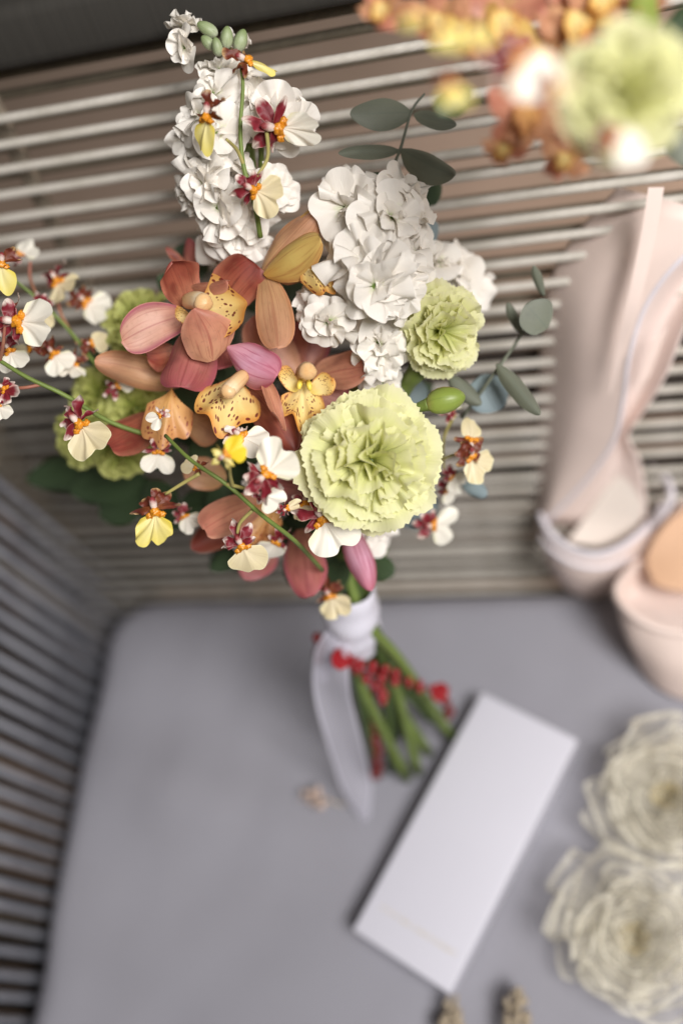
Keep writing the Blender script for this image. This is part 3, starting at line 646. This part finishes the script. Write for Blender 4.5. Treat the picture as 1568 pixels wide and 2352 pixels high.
# C: right, deeper
Cc = orchid((698, 880, .575), 'salmon orchid with white and orange spotted lip')
pet(Cc, (684, 862, .575), (578, 728, .566), 104, 'salmon', cup=-.2, prof=(.55, .32, .7), seed=41)
pet(Cc, (702, 858, .580), (738, 712, .575), 100, 'rose', cup=-.2, prof=(.55, .32, .7), seed=42)
pet(Cc, (716, 866, .570), (834, 842, .550), 88, 'salmon', cup=-.2, prof=(.5, .34, .7), seed=43)
pet(Cc, (722, 905, .575), (812, 966, .575), 96, 'rose', cup=-.2, prof=(.5, .34, .7), seed=44)
pet(Cc, (690, 920, .575), (686, 1046, .560), 84, 'rust', cup=-.25, seed=45)
lipf(Cc, (696, 872, .553), (694, 970, .520), 120, 'lip', seed=26, cup=-.05, ruf=.07, k=2.5, bend=-.3, lobes=(.12, 3., 0.), phi=1.1, waist=.5)
pet(Cc, (680, 900, .545), (648, 842, .530), 40, 'lip', cup=.2, roll=-15, prof=(.5, .32, .7), ruf=.06, seed=47)
pet(Cc, (712, 900, .545), (764, 868, .530), 52, 'lip', cup=.2, roll=15, prof=(.5, .32, .7), ruf=.06, seed=48)
column(Cc, [(694, 862, .545), (702, 852, .530), (706, 852, .520)], 20)
keels(Cc, [((690, 874, .535), (686, 894, .530)), ((708, 876, .535), (712, 896, .530))], 5)
# D: top, seen from the side, yellow
D_ = orchid((612, 632, .555), 'yellow tan orchid seen from the side')
pet(D_, (600, 628, .552), (738, 478, .530), 84, 'tan', cup=-.5, bend=-.55, roll=-12, prof=(.42, .5, .7), seed=51)
pet(D_, (690, 500, .54), (776, 462, .530), 26, 'yellow', cup=-.3, prof=(.5, .5, .7), seed=52)
pet(D_, (606, 632, .540), (736, 545, .508), 92, 'yellow', cup=-.5, bend=-.4, roll=-8, prof=(.45, .42, .7), seed=53)
pet(D_, (606, 622, .550), (638, 800, .515), 88, 'tan', cup=-.3, bend=-.2, prof=(.62, .42, .7), seed=54)
pet(D_, (622, 628, .560), (708, 628, .552), 44, 'tan', cup=-.2, seed=55)
lipf(D_, (680, 585, .535), (764, 655, .508), 82, 'lip', seed=29, cup=-.2, ruf=.07, k=2.2, bend=-.6, phi=1.0, waist=.4, roll=-10)
column(D_, [(716, 580, .532), (728, 574, .527)], 9)
# E: lower left, behind the sprays
E_ = orchid((390, 900, .58), 'tan orchid with an orange spotted lip behind the sprays')
pet(E_, (420, 880, .572), (216, 828, .560), 80, 'tan', cup=-.15, prof=(.5, .55, .7), seed=61)
lipf(E_, (395, 890, .560), (366, 1024, .545), 128, 'liporange', seed=24, cup=-.25, ruf=.06, k=2.2, bend=-.5, phi=1.15, waist=.5)
pet(E_, (372, 955, .572), (248, 1022, .555), 92, 'rust', cup=-.2, prof=(.5, .32, .7), seed=62)
pet(E_, (430, 960, .572), (500, 1010, .570), 80, 'tan', cup=-.2, seed=63)
# F: lower flowers around the neck
F_ = orchid((640, 1160, .60), 'drooping salmon orchid above the ribbon')
pet(F_, (610, 1148, .575), (468, 1216, .550), 88, 'salmon', cup=-.3, prof=(.5, .34, .7), seed=71)
pet(F_, (690, 1215, .595), (706, 1372, .580), 96, 'rose', cup=-.3, prof=(.5, .5, .7), seed=72)
pet(F_, (800, 1205, .58), (851, 1358, .565), 62, 'mauve', cup=-.3, prof=(.45, .6, .7), seed=73)
pet(F_, (670, 1040, .575), (770, 1120, .570), 110, 'rust', cup=-.25, seed=74)
pet(F_, (580, 1180, .60), (440, 1262, .600), 76, 'rust', cup=-.2, seed=75)
pet(F_, (520, 1100, .585), (420, 1070, .585), 76, 'tan', cup=-.2, seed=76)
pet(F_, (620, 1230, .605), (560, 1330, .605), 80, 'rose', cup=-.2, seed=77)
pet(F_, (720, 1120, .575), (620, 1110, .560), 90, 'rose', cup=-.2, seed=78)
lipf(F_, (640, 1150, .575), (570, 1250, .57), 90, 'liporange', seed=31)
G_ = orchid((436, 612, .59), 'narrow wine red petals poking up behind the rust orchid')
pet(G_, (434, 622, .585), (433, 546, .575), 34, 'rose', cup=-.4, prof=(.5, .7, .7), seed=81)
pet(G_, (428, 614, .585), (381, 568, .58), 20, 'rust', cup=-.3, seed=82)

# carnations
carnation(bq, 860, 1054, .510, V(.10, -.03, 1), 158, 'carn', seed=5, label='large open pale green carnation')
carnation(bq, 1028, 768, .535, V(.42, -.38, .8), 102, 'carn', seed=8, label='pale green carnation under the white stock', layers=[(92, 8, 1.05, -.5, .75), (70, 8, 1.08, -.35, .72), (50, 8, 1.02, -.3, .7), (32, 7, .96, -.3, .66), (15, 5, .86, -.2, .6)])
SM = [(90, 7, 1.05, -.5, .75), (66, 7, 1.05, -.35, .72), (42, 6, .95, -.3, .7), (18, 4, .85, -.2, .6)]
carnation(bq, 300, 720, .605, V(-.5, .5, .7), 84, 'carndark', seed=11, layers=SM)
carnation(bq, 205, 905, .610, V(-.7, .1, .7), 78, 'carndark', seed=13, layers=SM)
carnation(bq, 300, 930, .600, V(-.2, .2, 1), 78, 'carndark', seed=14, layers=SM)
carnation(bq, 165, 1010, .615, V(-.7, -.3, .7), 70, 'carndark', seed=15, layers=SM)
carnation(bq, 262, 1050, .605, V(-.3, -.6, .7), 70, 'carndark', seed=16, layers=SM)

# white stock: tall spike at the top, cluster on the right
ST = [(485, 205, .53, (-.3, .5, .7), 58), (528, 190, .54, (.5, .5, .7), 50), (448, 262, .53, (-.7, .1, .7), 60), (495, 300, .525, (-.1, 0, 1), 56), (600, 232, .535, (.5, .3, .7), 52), (640, 262, .52, (.4, -.2, .85), 66), (690, 290, .53, (.9, -.2, .5), 52), (700, 262, .54, (.7, .5, .5), 40), (430, 310, .54, (-.7, -.3, .7), 46), (425, 350, .55, (-.8, 0, .6), 36), (545, 540, .545, (.1, -.4, .9), 62), (500, 150, .535, (-.1, .8, .6), 46), (560, 165, .545, (.4, .7, .6), 38), (425, 445, .545, (-.8, 0, .5), 40),
      (460, 420, .53, (-.5, -.1, .8), 66), (520, 380, .535, (0, .3, 1), 62), (610, 420, .53, (.5, .1, .8), 66), (650, 440, .54, (.8, 0, .6), 44), (500, 480, .53, (-.3, -.4, .9), 68), (560, 500, .54, (.2, -.3, .9), 66), (510, 560, .555, (-.3, -.6, .8), 66), (575, 575, .56, (.3, -.6, .8), 60), (480, 340, .545, (-.6, 0, .8), 50),
      (790, 470, .525, (-.5, .2, .9), 76), (850, 440, .53, (0, .6, .8), 66), (925, 430, .53, (.4, .6, .7), 72), (900, 490, .515, (.2, .2, 1), 76), (960, 470, .53, (.8, .2, .6), 56), (755, 520, .54, (-.7, -.1, .7), 52), (820, 520, .535, (-.1, -.2, 1), 60), (930, 540, .54, (.3, -.1, .9), 60), (800, 690, .54, (-.1, -.4, .9), 58), (770, 420, .545, (-.7, .5, .5), 36), (700, 720, .54, (-.8, -.2, .5), 44),
      (830, 590, .515, (-.3, .2, 1), 78), (900, 610, .512, (.2, .2, 1), 80), (860, 660, .505, (0, -.4, .95), 82), (920, 665, .512, (.5, -.4, .8), 66), (970, 590, .535, (.9, .1, .6), 56), (775, 640, .545, (-.6, -.1, .8), 44),
      (738, 700, .545, (-.5, -.2, .85), 58), (750, 745, .522, (-.2, -.6, .8), 62), (872, 790, .535, (.1, -.2, 1), 58), (880, 830, .54, (.2, -.6, .8), 50), (880, 890, .565, (.2, -.5, .8), 50), (1055, 630, .59, (.5, 0, .8), 72), (1090, 665, .595, (.6, -.3, .7), 52), (1010, 600, .57, (.4, .3, .8), 50),
      (560, 1225, .60, (-.2, -.4, .8), 56), (862, 1230, .59, (.2, -.5, .8), 52), (620, 1110, .575, (0, 0, 1), 50)]
for k, (x, y_, d, fc, r) in enumerate(ST): stock(bq, x, y_, d, V(*fc), r * 1.0, seed=50 + k)
# spike tip: one half open flower and buds
stock(bq, 425, 50, .535, V(-.1, .9, .4), 46, seed=99, full=False)
stock(bq, 418, 108, .525, V(-.5, -.5, .8), 48, seed=98, full=False)
stock(bq, 540, 90, .535, V(.4, .8, .4), 40, seed=97, full=False)
def bud(px, py, d, dirn, ln, wd, mat='stockbud', name='bud'):
    L = ln * d / FPX; W_ = wd * d / FPX; b = P(px, py, d); mw = frame(dirn, TOW, b)
    me = kit(('bud', mat), lambda q: blob_mesh('bud', M[mat], 14, 11, lambda p, t: Vector((p.x * (.75 + .45 * t) * (1 + .06 * math.sin(5 * math.atan2(p.y, p.x) + 3 * t)), p.y * (.75 + .45 * t) * (1 + .06 * math.sin(5 * math.atan2(p.y, p.x) + 3 * t)), p.z))), 1)
    return obj(name, me, bq, mw @ Matrix.Translation((0, 0, L / 2)) @ Matrix.Diagonal((W_ / 2, W_ / 2, L / 2, 1)))
bud(500, 80, .53, V(-.85, .4, .2), 52, 30); bud(492, 112, .525, V(-.7, .6, .3), 38, 26); bud(520, 112, .525, V(.1, .9, .4), 48, 30); bud(545, 118, .53, V(.35, .9, .3), 50, 32); bud(505, 130, .52, V(-.2, .8, .5), 42, 26)
o = bud(978, 930, .53, V(.97, .2, .25), 92, 62, 'bud'); o['label'] = 'plump green flower bud'
tube('stem', PP([(930, 950, .55), (955, 938, .535), (985, 928, .53)]), [.002, .0025, .004], M['stem'], bq)

# spray orchids: column px, py, depth, lip direction, facing, lip length, lip, sepals
ON = [(32, 738, .515, -8, (.1, .1, 1), 108, 'oncw', 'sepm'), (42, 590, .60, 60, (-.2, .4, .9), 54, 'oncw', 'sepm'), (2, 600, .52, -80, (.5, -.2, .8), 74, 'oncy', 'sepb'), (130, 640, .60, -60, (0, .3, .9), 74, 'oncc', 'sepm'), (190, 690, .61, -30, (.2, .2, .9), 70, 'oncw', 'sepb'),
      (120, 808, .57, -50, (-.1, .3, .9), 60, 'oncw', 'sepb'), (170, 830, .58, -95, (0, .2, .9), 60, 'oncw', 'sepb'), (180, 968, .525, -52, (.1, -.1, 1), 98, 'oncc', 'sepm'),
      (372, 952, .515, -150, (0, .1, 1), 40, 'oncw', 'sepw'), (515, 1048, .475, 38, (-.2, .2, .9), 58, 'oncyy', 'oncy'), (605, 1098, .492, 48, (0, .25, .95), 98, 'oncw', 'sepm'), (600, 1134, .50, -30, (.1, -.2, .95), 58, 'oncw', 'sepm'),
      (357, 1166, .515, -82, (0, 0, 1), 98, 'oncy', 'sepb'), (552, 1246, .525, -66, (.1, -.1, 1), 86, 'oncc', 'sepm'), (655, 1168, .522, 12, (.2, -.3, .9), 40, 'oncc', 'sepm'), (735, 1182, .525, -62, (.1, 0, 1), 106, 'oncw', 'sepm'),
      (480, 262, .50, -112, (-.4, -.1, .85), 92, 'oncy', 'sepb'), (576, 432, .508, -34, (.2, -.2, .95), 84, 'oncc', 'sepm'), (628, 292, .512, -14, (.2, -.5, .8), 118, 'oncw', 'sepm'), (560, 142, .515, 6, (.3, .5, .7), 84, 'oncy', 'sepb'),
      (1078, 1040, .56, -50, (.5, -.1, .8), 76, 'oncc', 'sepb'), (1080, 1020, .56, 78, (.3, .2, .8), 70, 'oncc', 'sepb'), (1032, 1092, .585, -40, (.2, -.2, .9), 44, 'oncw', 'sepm'), (1020, 1120, .60, -30, (.3, -.2, .9), 50, 'oncw', 'sepm'), (985, 1205, .60, -2, (.2, -.2, .9), 74, 'oncw', 'sepm'), (1030, 945, .58, 70, (.3, .2, .9), 46, 'oncw', 'sepm'),
      (755, 1362, .60, -70, (-.1, -.2, .9), 66, 'oncc', 'sepb'), (548, 1000, .52, -25, (0, .2, .9), 72, 'oncw', 'sepw'), (365, 1030, .55, -95, (0, -.2, .9), 62, 'oncw', 'sepm'), (8, 890, .52, -40, (-.3, .2, .9), 50, 'sepm', 'sepm'), (-6, 925, .52, -80, (0, 0, 1), 50, 'oncw', 'sepm'), (520, 595, .57, -20, (0, .3, .9), 50, 'oncw', 'sepb'), (265, 890, .58, 30, (-.2, .2, .9), 50, 'oncw', 'sepm'), (455, 1075, .53, 160, (0, .2, .9), 44, 'oncc', 'sepb'), (75, 800, .565, 200, (-.2, .4, .8), 48, 'oncc', 'sepb'), (205, 790, .58, 20, (.3, .4, .8), 46, 'oncc', 'sepb'), (95, 700, .575, -110, (.2, .2, .9), 60, 'oncc', 'sepm'), (20, 800, .54, -60, (.3, .2, .9), 60, 'oncw', 'sepm'), (640, 1240, .56, -120, (0, -.3, .9), 60, 'oncw', 'sepm'), (700, 1150, .545, -80, (.2, .1, .9), 56, 'oncc', 'sepm'), (420, 1180, .57, -60, (.2, -.2, .9), 50, 'oncw', 'sepm')]
LW = {628: .5, 480: .6, 560: .5, 1080: .55, 655: .7, 357: .72, 552: .9, 32: .8, 180: .85}
for k, (x, y_, d, ld, fc, s, lp, sp) in enumerate(ON): onc(bq, x, y_, d, ld, V(*fc), s, lp, sp, seed=700 + k, lw=LW.get(x, .95))

def stem(pts, r0, r1, m='stem', n=20): return tube('stem', PP(pts), [r0, r1], M[m], bq, n=n, ns=8)
stem([(-20, 815, .53), (60, 865, .53), (150, 908, .535), (260, 972, .55), (380, 1010, .56)], .0011, .0014)
stem([(380, 1000, .52), (440, 1058, .508), (520, 1112, .507), (600, 1182, .517), (680, 1245, .54), (740, 1310, .58)], .0010, .0014)
stem([(598, 545, .535), (585, 470, .525), (560, 385, .52), (552, 300, .518), (558, 200, .516), (553, 150, .515)], .0015, .0009)
stem([(30, 640, .58), (90, 690, .585), (160, 760, .59), (230, 850, .59)], .0009, .0014)
for pts in ([(12, 745, .515), (8, 790, .52), (0, 830, .53)], [(380, 1135, .515), (420, 1110, .512), (458, 1088, .508)], [(545, 1225, .525), (552, 1200, .522), (580, 1172, .518)], [(600, 1132, .50), (555, 1120, .505), (520, 1112, .507)], [(528, 1060, .48), (528, 1090, .495), (535, 1118, .507)], [(20, 892, .52), (60, 890, .53), (100, 882, .532)], [(590, 405, .508), (615, 360, .51), (612, 300, .512)], [(520, 320, .505), (545, 345, .515), (560, 380, .52)], [(1078, 1040, .56), (1040, 1045, .57), (1005, 1060, .58)], [(1020, 1085, .585), (1018, 1010, .585), (1045, 950, .58)], [(130, 665, .60), (140, 720, .60), (180, 790, .59)], [(70, 600, .60), (70, 640, .60), (90, 690, .585)]):
    tube('pedicel', PP(pts), [.0008, .0010, .0011], M['pedgreen' if pts[0][0] > 300 else 'pedicel'], bq, n=10, ns=7)
# green stock stems seen between the flowers
stem([(570, 330, .545), (575, 400, .55), (590, 520, .565), (640, 700, .60)], .0035, .004)
stem([(600, 330, .54), (600, 390, .55), (600, 460, .56)], .0015, .0018)
stem([(870, 540, .545), (850, 700, .56), (825, 860, .59), (800, 1100, .61)], .0042, .0045)
stem([(880, 560, .535), (875, 620, .55)], .002, .003)
stem([(985, 800, .555), (960, 850, .56), (925, 900, .575), (860, 1050, .60)], .0075, .003)
# leaves: a leaf is px base, px tip, width
LV = [((945, 258, .545), (803, 262, .535), 74, 'euc', -.1), ((950, 262, .545), (1048, 288, .54), 40, 'euc', -.2), ((918, 345, .545), (776, 352, .53), 36, 'euc', -.3), ((920, 342, .545), (1044, 404, .525), 72, 'euc', -.3),
      ((905, 405, .55), (850, 400, .55), 16, 'leafdark', -.2), ((1140, 835, .56), (1240, 953, .545), 44, 'euc', -.35), ((1110, 860, .58), (1140, 945, .58), 96, 'eucblue', -.1), ((1030, 860, .57), (1105, 930, .565), 44, 'euc', -.2), ((1060, 1110, .60), (1118, 1138, .595), 36, 'eucblue', -.1), ((1200, 765, .58), (1165, 695, .57), 26, 'euc', -.2), ((1255, 755, .56), (1205, 700, .555), 90, 'euc', -.1), ((1225, 610, .56), (1250, 680, .57), 24, 'euc', -.2),
      ((1000, 1140, .62), (930, 1210, .62), 80, 'eucblue', -.1), ((900, 840, .59), (880, 930, .60), 80, 'leafdark', -.1), ((960, 870, .60), (920, 960, .60), 90, 'eucblue', 0), ((840, 1290, .63), (905, 1318, .62), 60, 'leafdark', -.1), ((800, 1290, .62), (745, 1365, .63), 60, 'leafdark', -.1), ((740, 1270, .63), (790, 1360, .64), 70, 'leafdark', -.1),
      ((330, 1090, .66), (160, 1130, .68), 110, 'leafdark', -.1), ((350, 1110, .66), (230, 1190, .69), 110, 'leafdark', -.1), ((400, 1120, .64), (330, 1200, .67), 100, 'leafdark', -.1), ((250, 1080, .67), (60, 1100, .70), 90, 'leafdark', -.1), ((540, 1260, .66), (480, 1300, .68), 60, 'leafdark', -.1), ((960, 390, .57), (1000, 470, .58), 90, 'leafdark', -.1), ((940, 500, .575), (980, 580, .58), 90, 'eucblue', -.1), ((620, 1290, .63), (530, 1310, .66), 50, 'leafdark', -.1)]
LV += [((540, 800, .59), (520, 880, .58), 100, 'leafdark', -.1), ((560, 960, .60), (600, 1060, .59), 110, 'leafdark', -.1), ((450, 990, .60), (520, 1080, .59), 110, 'leafdark', -.1), ((600, 820, .60), (590, 920, .60), 100, 'leafdark', -.1), ((420, 850, .60), (480, 940, .595), 110, 'leafdark', -.1), ((680, 1060, .60), (640, 1160, .60), 110, 'leafdark', -.1), ((640, 640, .60), (690, 740, .60), 110, 'leafdark', -.1), ((420, 640, .61), (470, 560, .61), 90, 'leafdark', -.1)]
rg = random.Random(3)
for k in range(90):               # dark foliage filling the heart of the bouquet
    x, y_ = rg.uniform(250, 900), rg.uniform(650, 1270)
    if (x - 620) ** 2 / 360 ** 2 + (y_ - 940) ** 2 / 330 ** 2 > 1: continue
    a = rg.uniform(0, 6.28); LV.append(((x, y_, .625), (x + 110 * math.cos(a), y_ + 110 * math.sin(a), .605 + rg.uniform(0, .04)), rg.uniform(50, 80), 'leafdark', -.15))
for k, (b, t, wd, mt, cp) in enumerate(LV):
    pet(bq, b, t, wd, mt, cup=cp, bend=-.3, prof=(.55, .6, .5) if mt != 'eucblue' else (.5, .45, .5), name='leaf', seed=900 + k, ruf=.01)
tube('stem', PP([(885, 420, .56), (918, 345, .545), (945, 255, .545), (975, 215, .545)]), [.0011, .0006], M['euc'], bq, n=14, ns=6)
tube('stem', PP([(1060, 960, .59), (1140, 850, .565), (1200, 765, .58), (1250, 690, .57)]), [.0013, .0007], M['euc'], bq, n=14, ns=6)

# stems through the binding point down to the cushion
NECK = P(800, 1400, .655)
ends = [(900, 1770, .800), (935, 1790, .800), (985, 1650, .790), (1035, 1690, .800), (1050, 1700, .805), (960, 1775, .800), (870, 1780, .805), (985, 1730, .805), (915, 1690, .79), (1010, 1640, .80)]
tops = [(600, 1000, .62), (700, 1050, .62), (860, 1100, .60), (640, 800, .62), (800, 900, .61), (950, 950, .60), (500, 1000, .62), (720, 700, .61), (560, 900, .63), (900, 800, .60)]
for k, (e, t) in enumerate(zip(ends, tops)):
    a = k * 2.4; off = RX * (.012 * math.cos(a)) + TOW * (.010 * math.sin(a))
    tube('stem', [P(*t), NECK.lerp(P(*t), .35) + off * .9, NECK + off, NECK.lerp(P(*e), .35) + off * 1.1, P(*e)], [.0025, .0032, .0036, .0038], M['stem' if k % 2 else 'stemdark'], bq, n=20, ns=9)

# ribbon: wound collar, knot and two tails
rb = empty('ribbon', NECK, bq)
ax = (P(800, 1400, .655) - P(840, 1520, .70)).normalized()
v = []; uv = []; nu_, nv_ = 14, 28
ca, cb = P(800, 1345, .635), P(812, 1478, .690)
for i in range(nu_):
    u = i / (nu_ - 1); c_ = ca.lerp(cb, u); d = (cb - ca).normalized(); s = d.cross(TOW).normalized(); t = s.cross(d)
    r = .0155 + .0035 * math.sin(u * 3.1) + .0008 * math.sin(u * 19)
    for j in range(nv_):
        a = 6.283 * j / nv_; rr = r * (1 + .04 * math.sin(3 * a + u * 6))
        v.append(c_ + s * rr * math.cos(a) + t * rr * math.sin(a)); uv.append((u, j / nv_))
o0 = v[0]; obj('collar', mesh('collar', [p - o0 for p in v], gridf(nu_, nv_, True), M['satin'], uv=uv), rb, Matrix.Translation(o0))
ribbon('tail', PP([(790, 1440, .655), (768, 1480, .66), (760, 1530, .675), (764, 1600, .70), (790, 1700, .735), (814, 1790, .775), (838, 1885, .805)]), [.016, .018, .026, .028, .028, .028, .026, .004], M['organza'], rb, nrm=V(-.25, .2, 1), n=40, nv=7, wave=.03)
ribbon('tail', PP([(800, 1450, .66), (760, 1490, .675), (742, 1530, .69), (736, 1560, .70)]), [.012, .018, .018, .010], M['satin'], rb, nrm=V(-.5, .2, .9), n=16, wave=.04)
# red berry sprigs tied in with the ribbon
bm_ = blob_mesh('berry', M['berry'], 10, 8, lambda p, t: Vector((p.x, p.y, p.z * 1.15)))
bm2 = blob_mesh('berry', M['berrydark'], 10, 8)
def sprig(pts, n_, r, me, seed):
    rg = random.Random(seed); q = spline(PP(pts), n_)
    e = empty('berry_sprig', q[0], bq); tube('twig', PP(pts), [.0010, .0008], M['berrydark'], e, n=12, ns=6)
    for k, p in enumerate(q):
        for s in (-1, 1):
            rr = r * rg.uniform(.75, 1.15); a = UP * (s * rr * rg.uniform(.5, 1.1)) + RX * (rr * rg.uniform(-.5, .5)) + TOW * rr * rg.uniform(.2, .9)
            obj('berry', me, e, Matrix.Translation(p + a) @ Matrix.Diagonal((rr, rr, rr, 1)))
sprig([(775, 1500, .665), (820, 1525, .675), (880, 1545, .69), (950, 1572, .71), (1010, 1588, .725)], 11, .0030, bm_, 1)
sprig([(800, 1520, .68), (850, 1560, .695), (880, 1600, .71)], 6, .0028, bm_, 2)
sprig([(735, 1470, .68), (728, 1510, .69)], 4, .0038, bm2, 3)
sprig([(850, 1600, .73), (860, 1680, .76), (868, 1770, .79)], 9, .0042, bm2, 4)
sprig([(1020, 1600, .74), (1030, 1640, .76)], 3, .0036, bm2, 5)
for px, py, d in ((1006, 1588, .722), (780, 1512, .662)):
    e = empty('berry_flower', P(px, py, d), bq)
    for k in range(6): obj('petal', kit('bf', lambda q: fanp(phi=.7, ruf=.06, k=2, waist=.4, nr=5, na=9, seed=q, mats=M['berry'])), e, pmat(frame(V(.3, 0, 1), UP, P(px, py, d)), R(60), k * 1.05, .008))
# ------------------------------------------------------------------ tulle flowers, sprigs
def tulle(px, py, z, rad, face, seed, label):
    rg = random.Random(seed); loc = onz(px, py, z); mw = frame(face, Vector((0, 1, 0)), loc)
    fl = put(bpy.data.objects.new('tulle_flower', None), None, mw); tag(fl, label, 'hair flower', 'sheer cream flowers by the box')
    for e, n_, ls, bd in ((98, 7, 1.15, .3), (78, 7, 1.1, -.3), (56, 6, .98, -.6), (34, 6, .85, -.8), (15, 4, .65, -.8)):
        a0 = rg.random() * 6.28
        for k in range(n_):
            me = kit(('tulle', e), lambda q: fanp(phi=1.1, ruf=.2, k=1.8 + .7 * q, bend=bd, waist=.35, nr=9, na=25, seed=500 + q + e, mats=M['tulle'], rnd_=.3, wob=.07), 4)
            obj('petal', me, fl, pmat(mw, R(e + rg.uniform(-10, 10)), a0 + 6.283 * (k + rg.uniform(-.3, .3)) / n_, rad * ls * rg.uniform(.7, 1.25), roll=rg.uniform(-.8, .8)))
    for k in range(7):
        a = k * .9; me = kit('tcore', lambda q: fanp(phi=.8, ruf=.2, k=3, bend=-.5, waist=.3, nr=7, na=15, seed=600 + q, mats=M['tullegold']), 3)
        obj('petal', me, fl, pmat(mw, R(12 + 3 * k), a, rad * .36, roll=rg.uniform(-.6, .6)))
    return fl
tulle(1535, 1830, .03, .045, Vector((-.15, -.1, 1)), 1, 'sheer cream tulle flower nearer the tan soled shoe')
tulle(1460, 2150, .03, .045, Vector((-.1, -.2, 1)), 2, 'sheer cream tulle flower nearer the lettered end of the box')

def dried(px, py, z, dirn, ln, seed, label, mat='dry', n_=26):
    rg = random.Random(seed); b = onz(px, py, z); d = dirn.normalized(); e = empty('dried_sprig', b); tag(e, label, 'dried flower')
    tube('stem', [b, b + d * ln * .5 + Vector((0, 0, .003)), b + d * ln], [.0009, .0006], M['dry'], e, n=8, ns=6)
    me = kit(('seed', mat), lambda q: blob_mesh('seed_head', M[mat], 8, 6, lambda p, t: p * (1 + .3 * math.sin(7 * p.x + q) * math.cos(6 * p.y))), 3)
    for k in range(n_):
        t = .35 + .65 * rg.random(); r = rg.uniform(.0014, .0030) * (1.25 - .5 * t)
        p = b + d * (ln * t) + Vector((rg.uniform(-1, 1), rg.uniform(-1, 1), rg.uniform(0, 1.3))) * .0085 * (1.3 - .7 * t)
        obj('seed_head', me, e, Matrix.Translation(p) @ Matrix.Diagonal((r, r * rg.uniform(.8, 1.4), r, 1)))
dried(1030, 2420, .004, Vector((.10, 1, .25)), .034, 1, 'brown dried flower sprig at the bottom edge, nearer the white box', n_=64)
dried(1195, 2410, .004, Vector((-.12, 1, .3)), .036, 2, 'brown dried flower sprig at the bottom edge, nearer the tulle flowers', n_=64)
dried(790, 1850, .004, Vector((-1, .15, .1)), .032, 3, 'tiny pale dried sprig on the cushion beside the ribbon tail', 'dryl', 12)

# ------------------------------------------------------------------ prism reflection of the bouquet, built as an added bunch over the top rail
ps = empty('reflection_posy', P(1500, 250, .44)); tag(ps, 'prism reflection of the bouquet, built as added orange orchids and a yellow green carnation above the sofa back', 'reflection_posy')
def sub(name, x, y_, d): return empty(name, P(x, y_, d), ps)
PD = .325
carnation(ps, 1445, 205, PD, V(-.1, -.25, 1), 142, 'carn', seed=21)
for cx, cy, mats, rot, R_ in ((1330, 20, ('tan', 'salmon', 'lip'), .3, 100), (1160, 20, ('salmon', 'tan', 'lip'), 1.2, 95), (1010, 30, ('tan', 'salmon', 'lip'), .8, 70), (1215, 240, ('tan', 'salmon', 'liporange'), 2.0, 95), (1250, 110, ('tan', 'yellow', 'lip'), .1, 80), (1480, -20, ('tan', 'yellow', 'lip'), .5, 60), (1300, 350, ('tan', 'salmon', 'lip'), .9, 60), (880, 5, ('tan', 'salmon', 'lip'), .2, 60), (1090, 60, ('yellow', 'tan', 'lip'), .6, 70), (1390, -30, ('tan', 'yellow', 'lip'), .3, 90), (1160, 330, ('salmon', 'tan', 'lip'), 1.9, 50)):
    e = sub('orchid', cx, cy, PD + .03)
    for k in range(5):
        a = rot + k * 1.2566; mt = mats[k % 2]; t = (cx + R_ * math.cos(a), cy + R_ * math.sin(a), PD + .01)
        pet(e, (cx, cy, PD + .025), t, R_ * .85, mt, cup=-.2, prof=(.5, .36, .7), seed=cx + k)
    lipf(e, (cx, cy, PD + .02), (cx - 10, cy + R_ * .6, PD), R_ * .8, mats[2], seed=cx)
for x, y_, ld, s, lp, sp in ((1180, 130, -40, 120, 'oncw', 'sepm'), (1105, 120, 100, 60, 'oncy', 'sepb'), (1030, 190, -70, 70, 'oncy', 'sepb'), (1400, 320, -30, 80, 'oncw', 'sepm'), (1080, 90, 170, 60, 'oncy', 'sepb'), (1260, 200, -20, 70, 'oncc', 'sepm'), (930, 30, -60, 60, 'oncy', 'sepb'), (1000, 70, -40, 50, 'oncy', 'sepb')):
    rgb = onc(ps, x, y_, PD - .01, ld, V(0, .1, 1), s, lp, sp, seed=x)
for x, y_, r in ((1390, 330, 50), (1440, 330, 50)): stock(ps, x, y_, PD + .01, V(0, -.3, 1), r, seed=x)
for k, (b, t, wd, mt) in enumerate((((1500, 90, .41), (1475, -40, .40), 70, 'bud'), ((1560, 120, .42), (1590, 10, .41), 90, 'leafdark'), ((1520, 60, .43), (1600, 60, .42), 90, 'leafdark'), ((1080, 200, .44), (1000, 260, .44), 70, 'leafdark'), ((1200, 60, .43), (1080, 100, .44), 110, 'leafdark'), ((1330, 200, .43), (1250, 330, .44), 110, 'leafdark'), ((1550, 300, .43), (1600, 380, .43), 90, 'euc'))):
    pet(ps, b, t, wd, mt, cup=-.15, name='leaf', seed=950 + k)
# its added stems run back over the rail, tied with a pale ribbon end
for k in range(6):
    a = k * 1.05
    tube('stem', [P(1330 + 30 * k, 150 + 12 * k, .42), P(1540 + 10 * math.cos(a), 120 + 14 * math.sin(a), .50), P(1700 + 26 * math.cos(a), 20 + 30 * math.sin(a), .54)], [.0022, .0026], M['stem' if k % 2 else 'stemdark'], ps, n=12, ns=7)
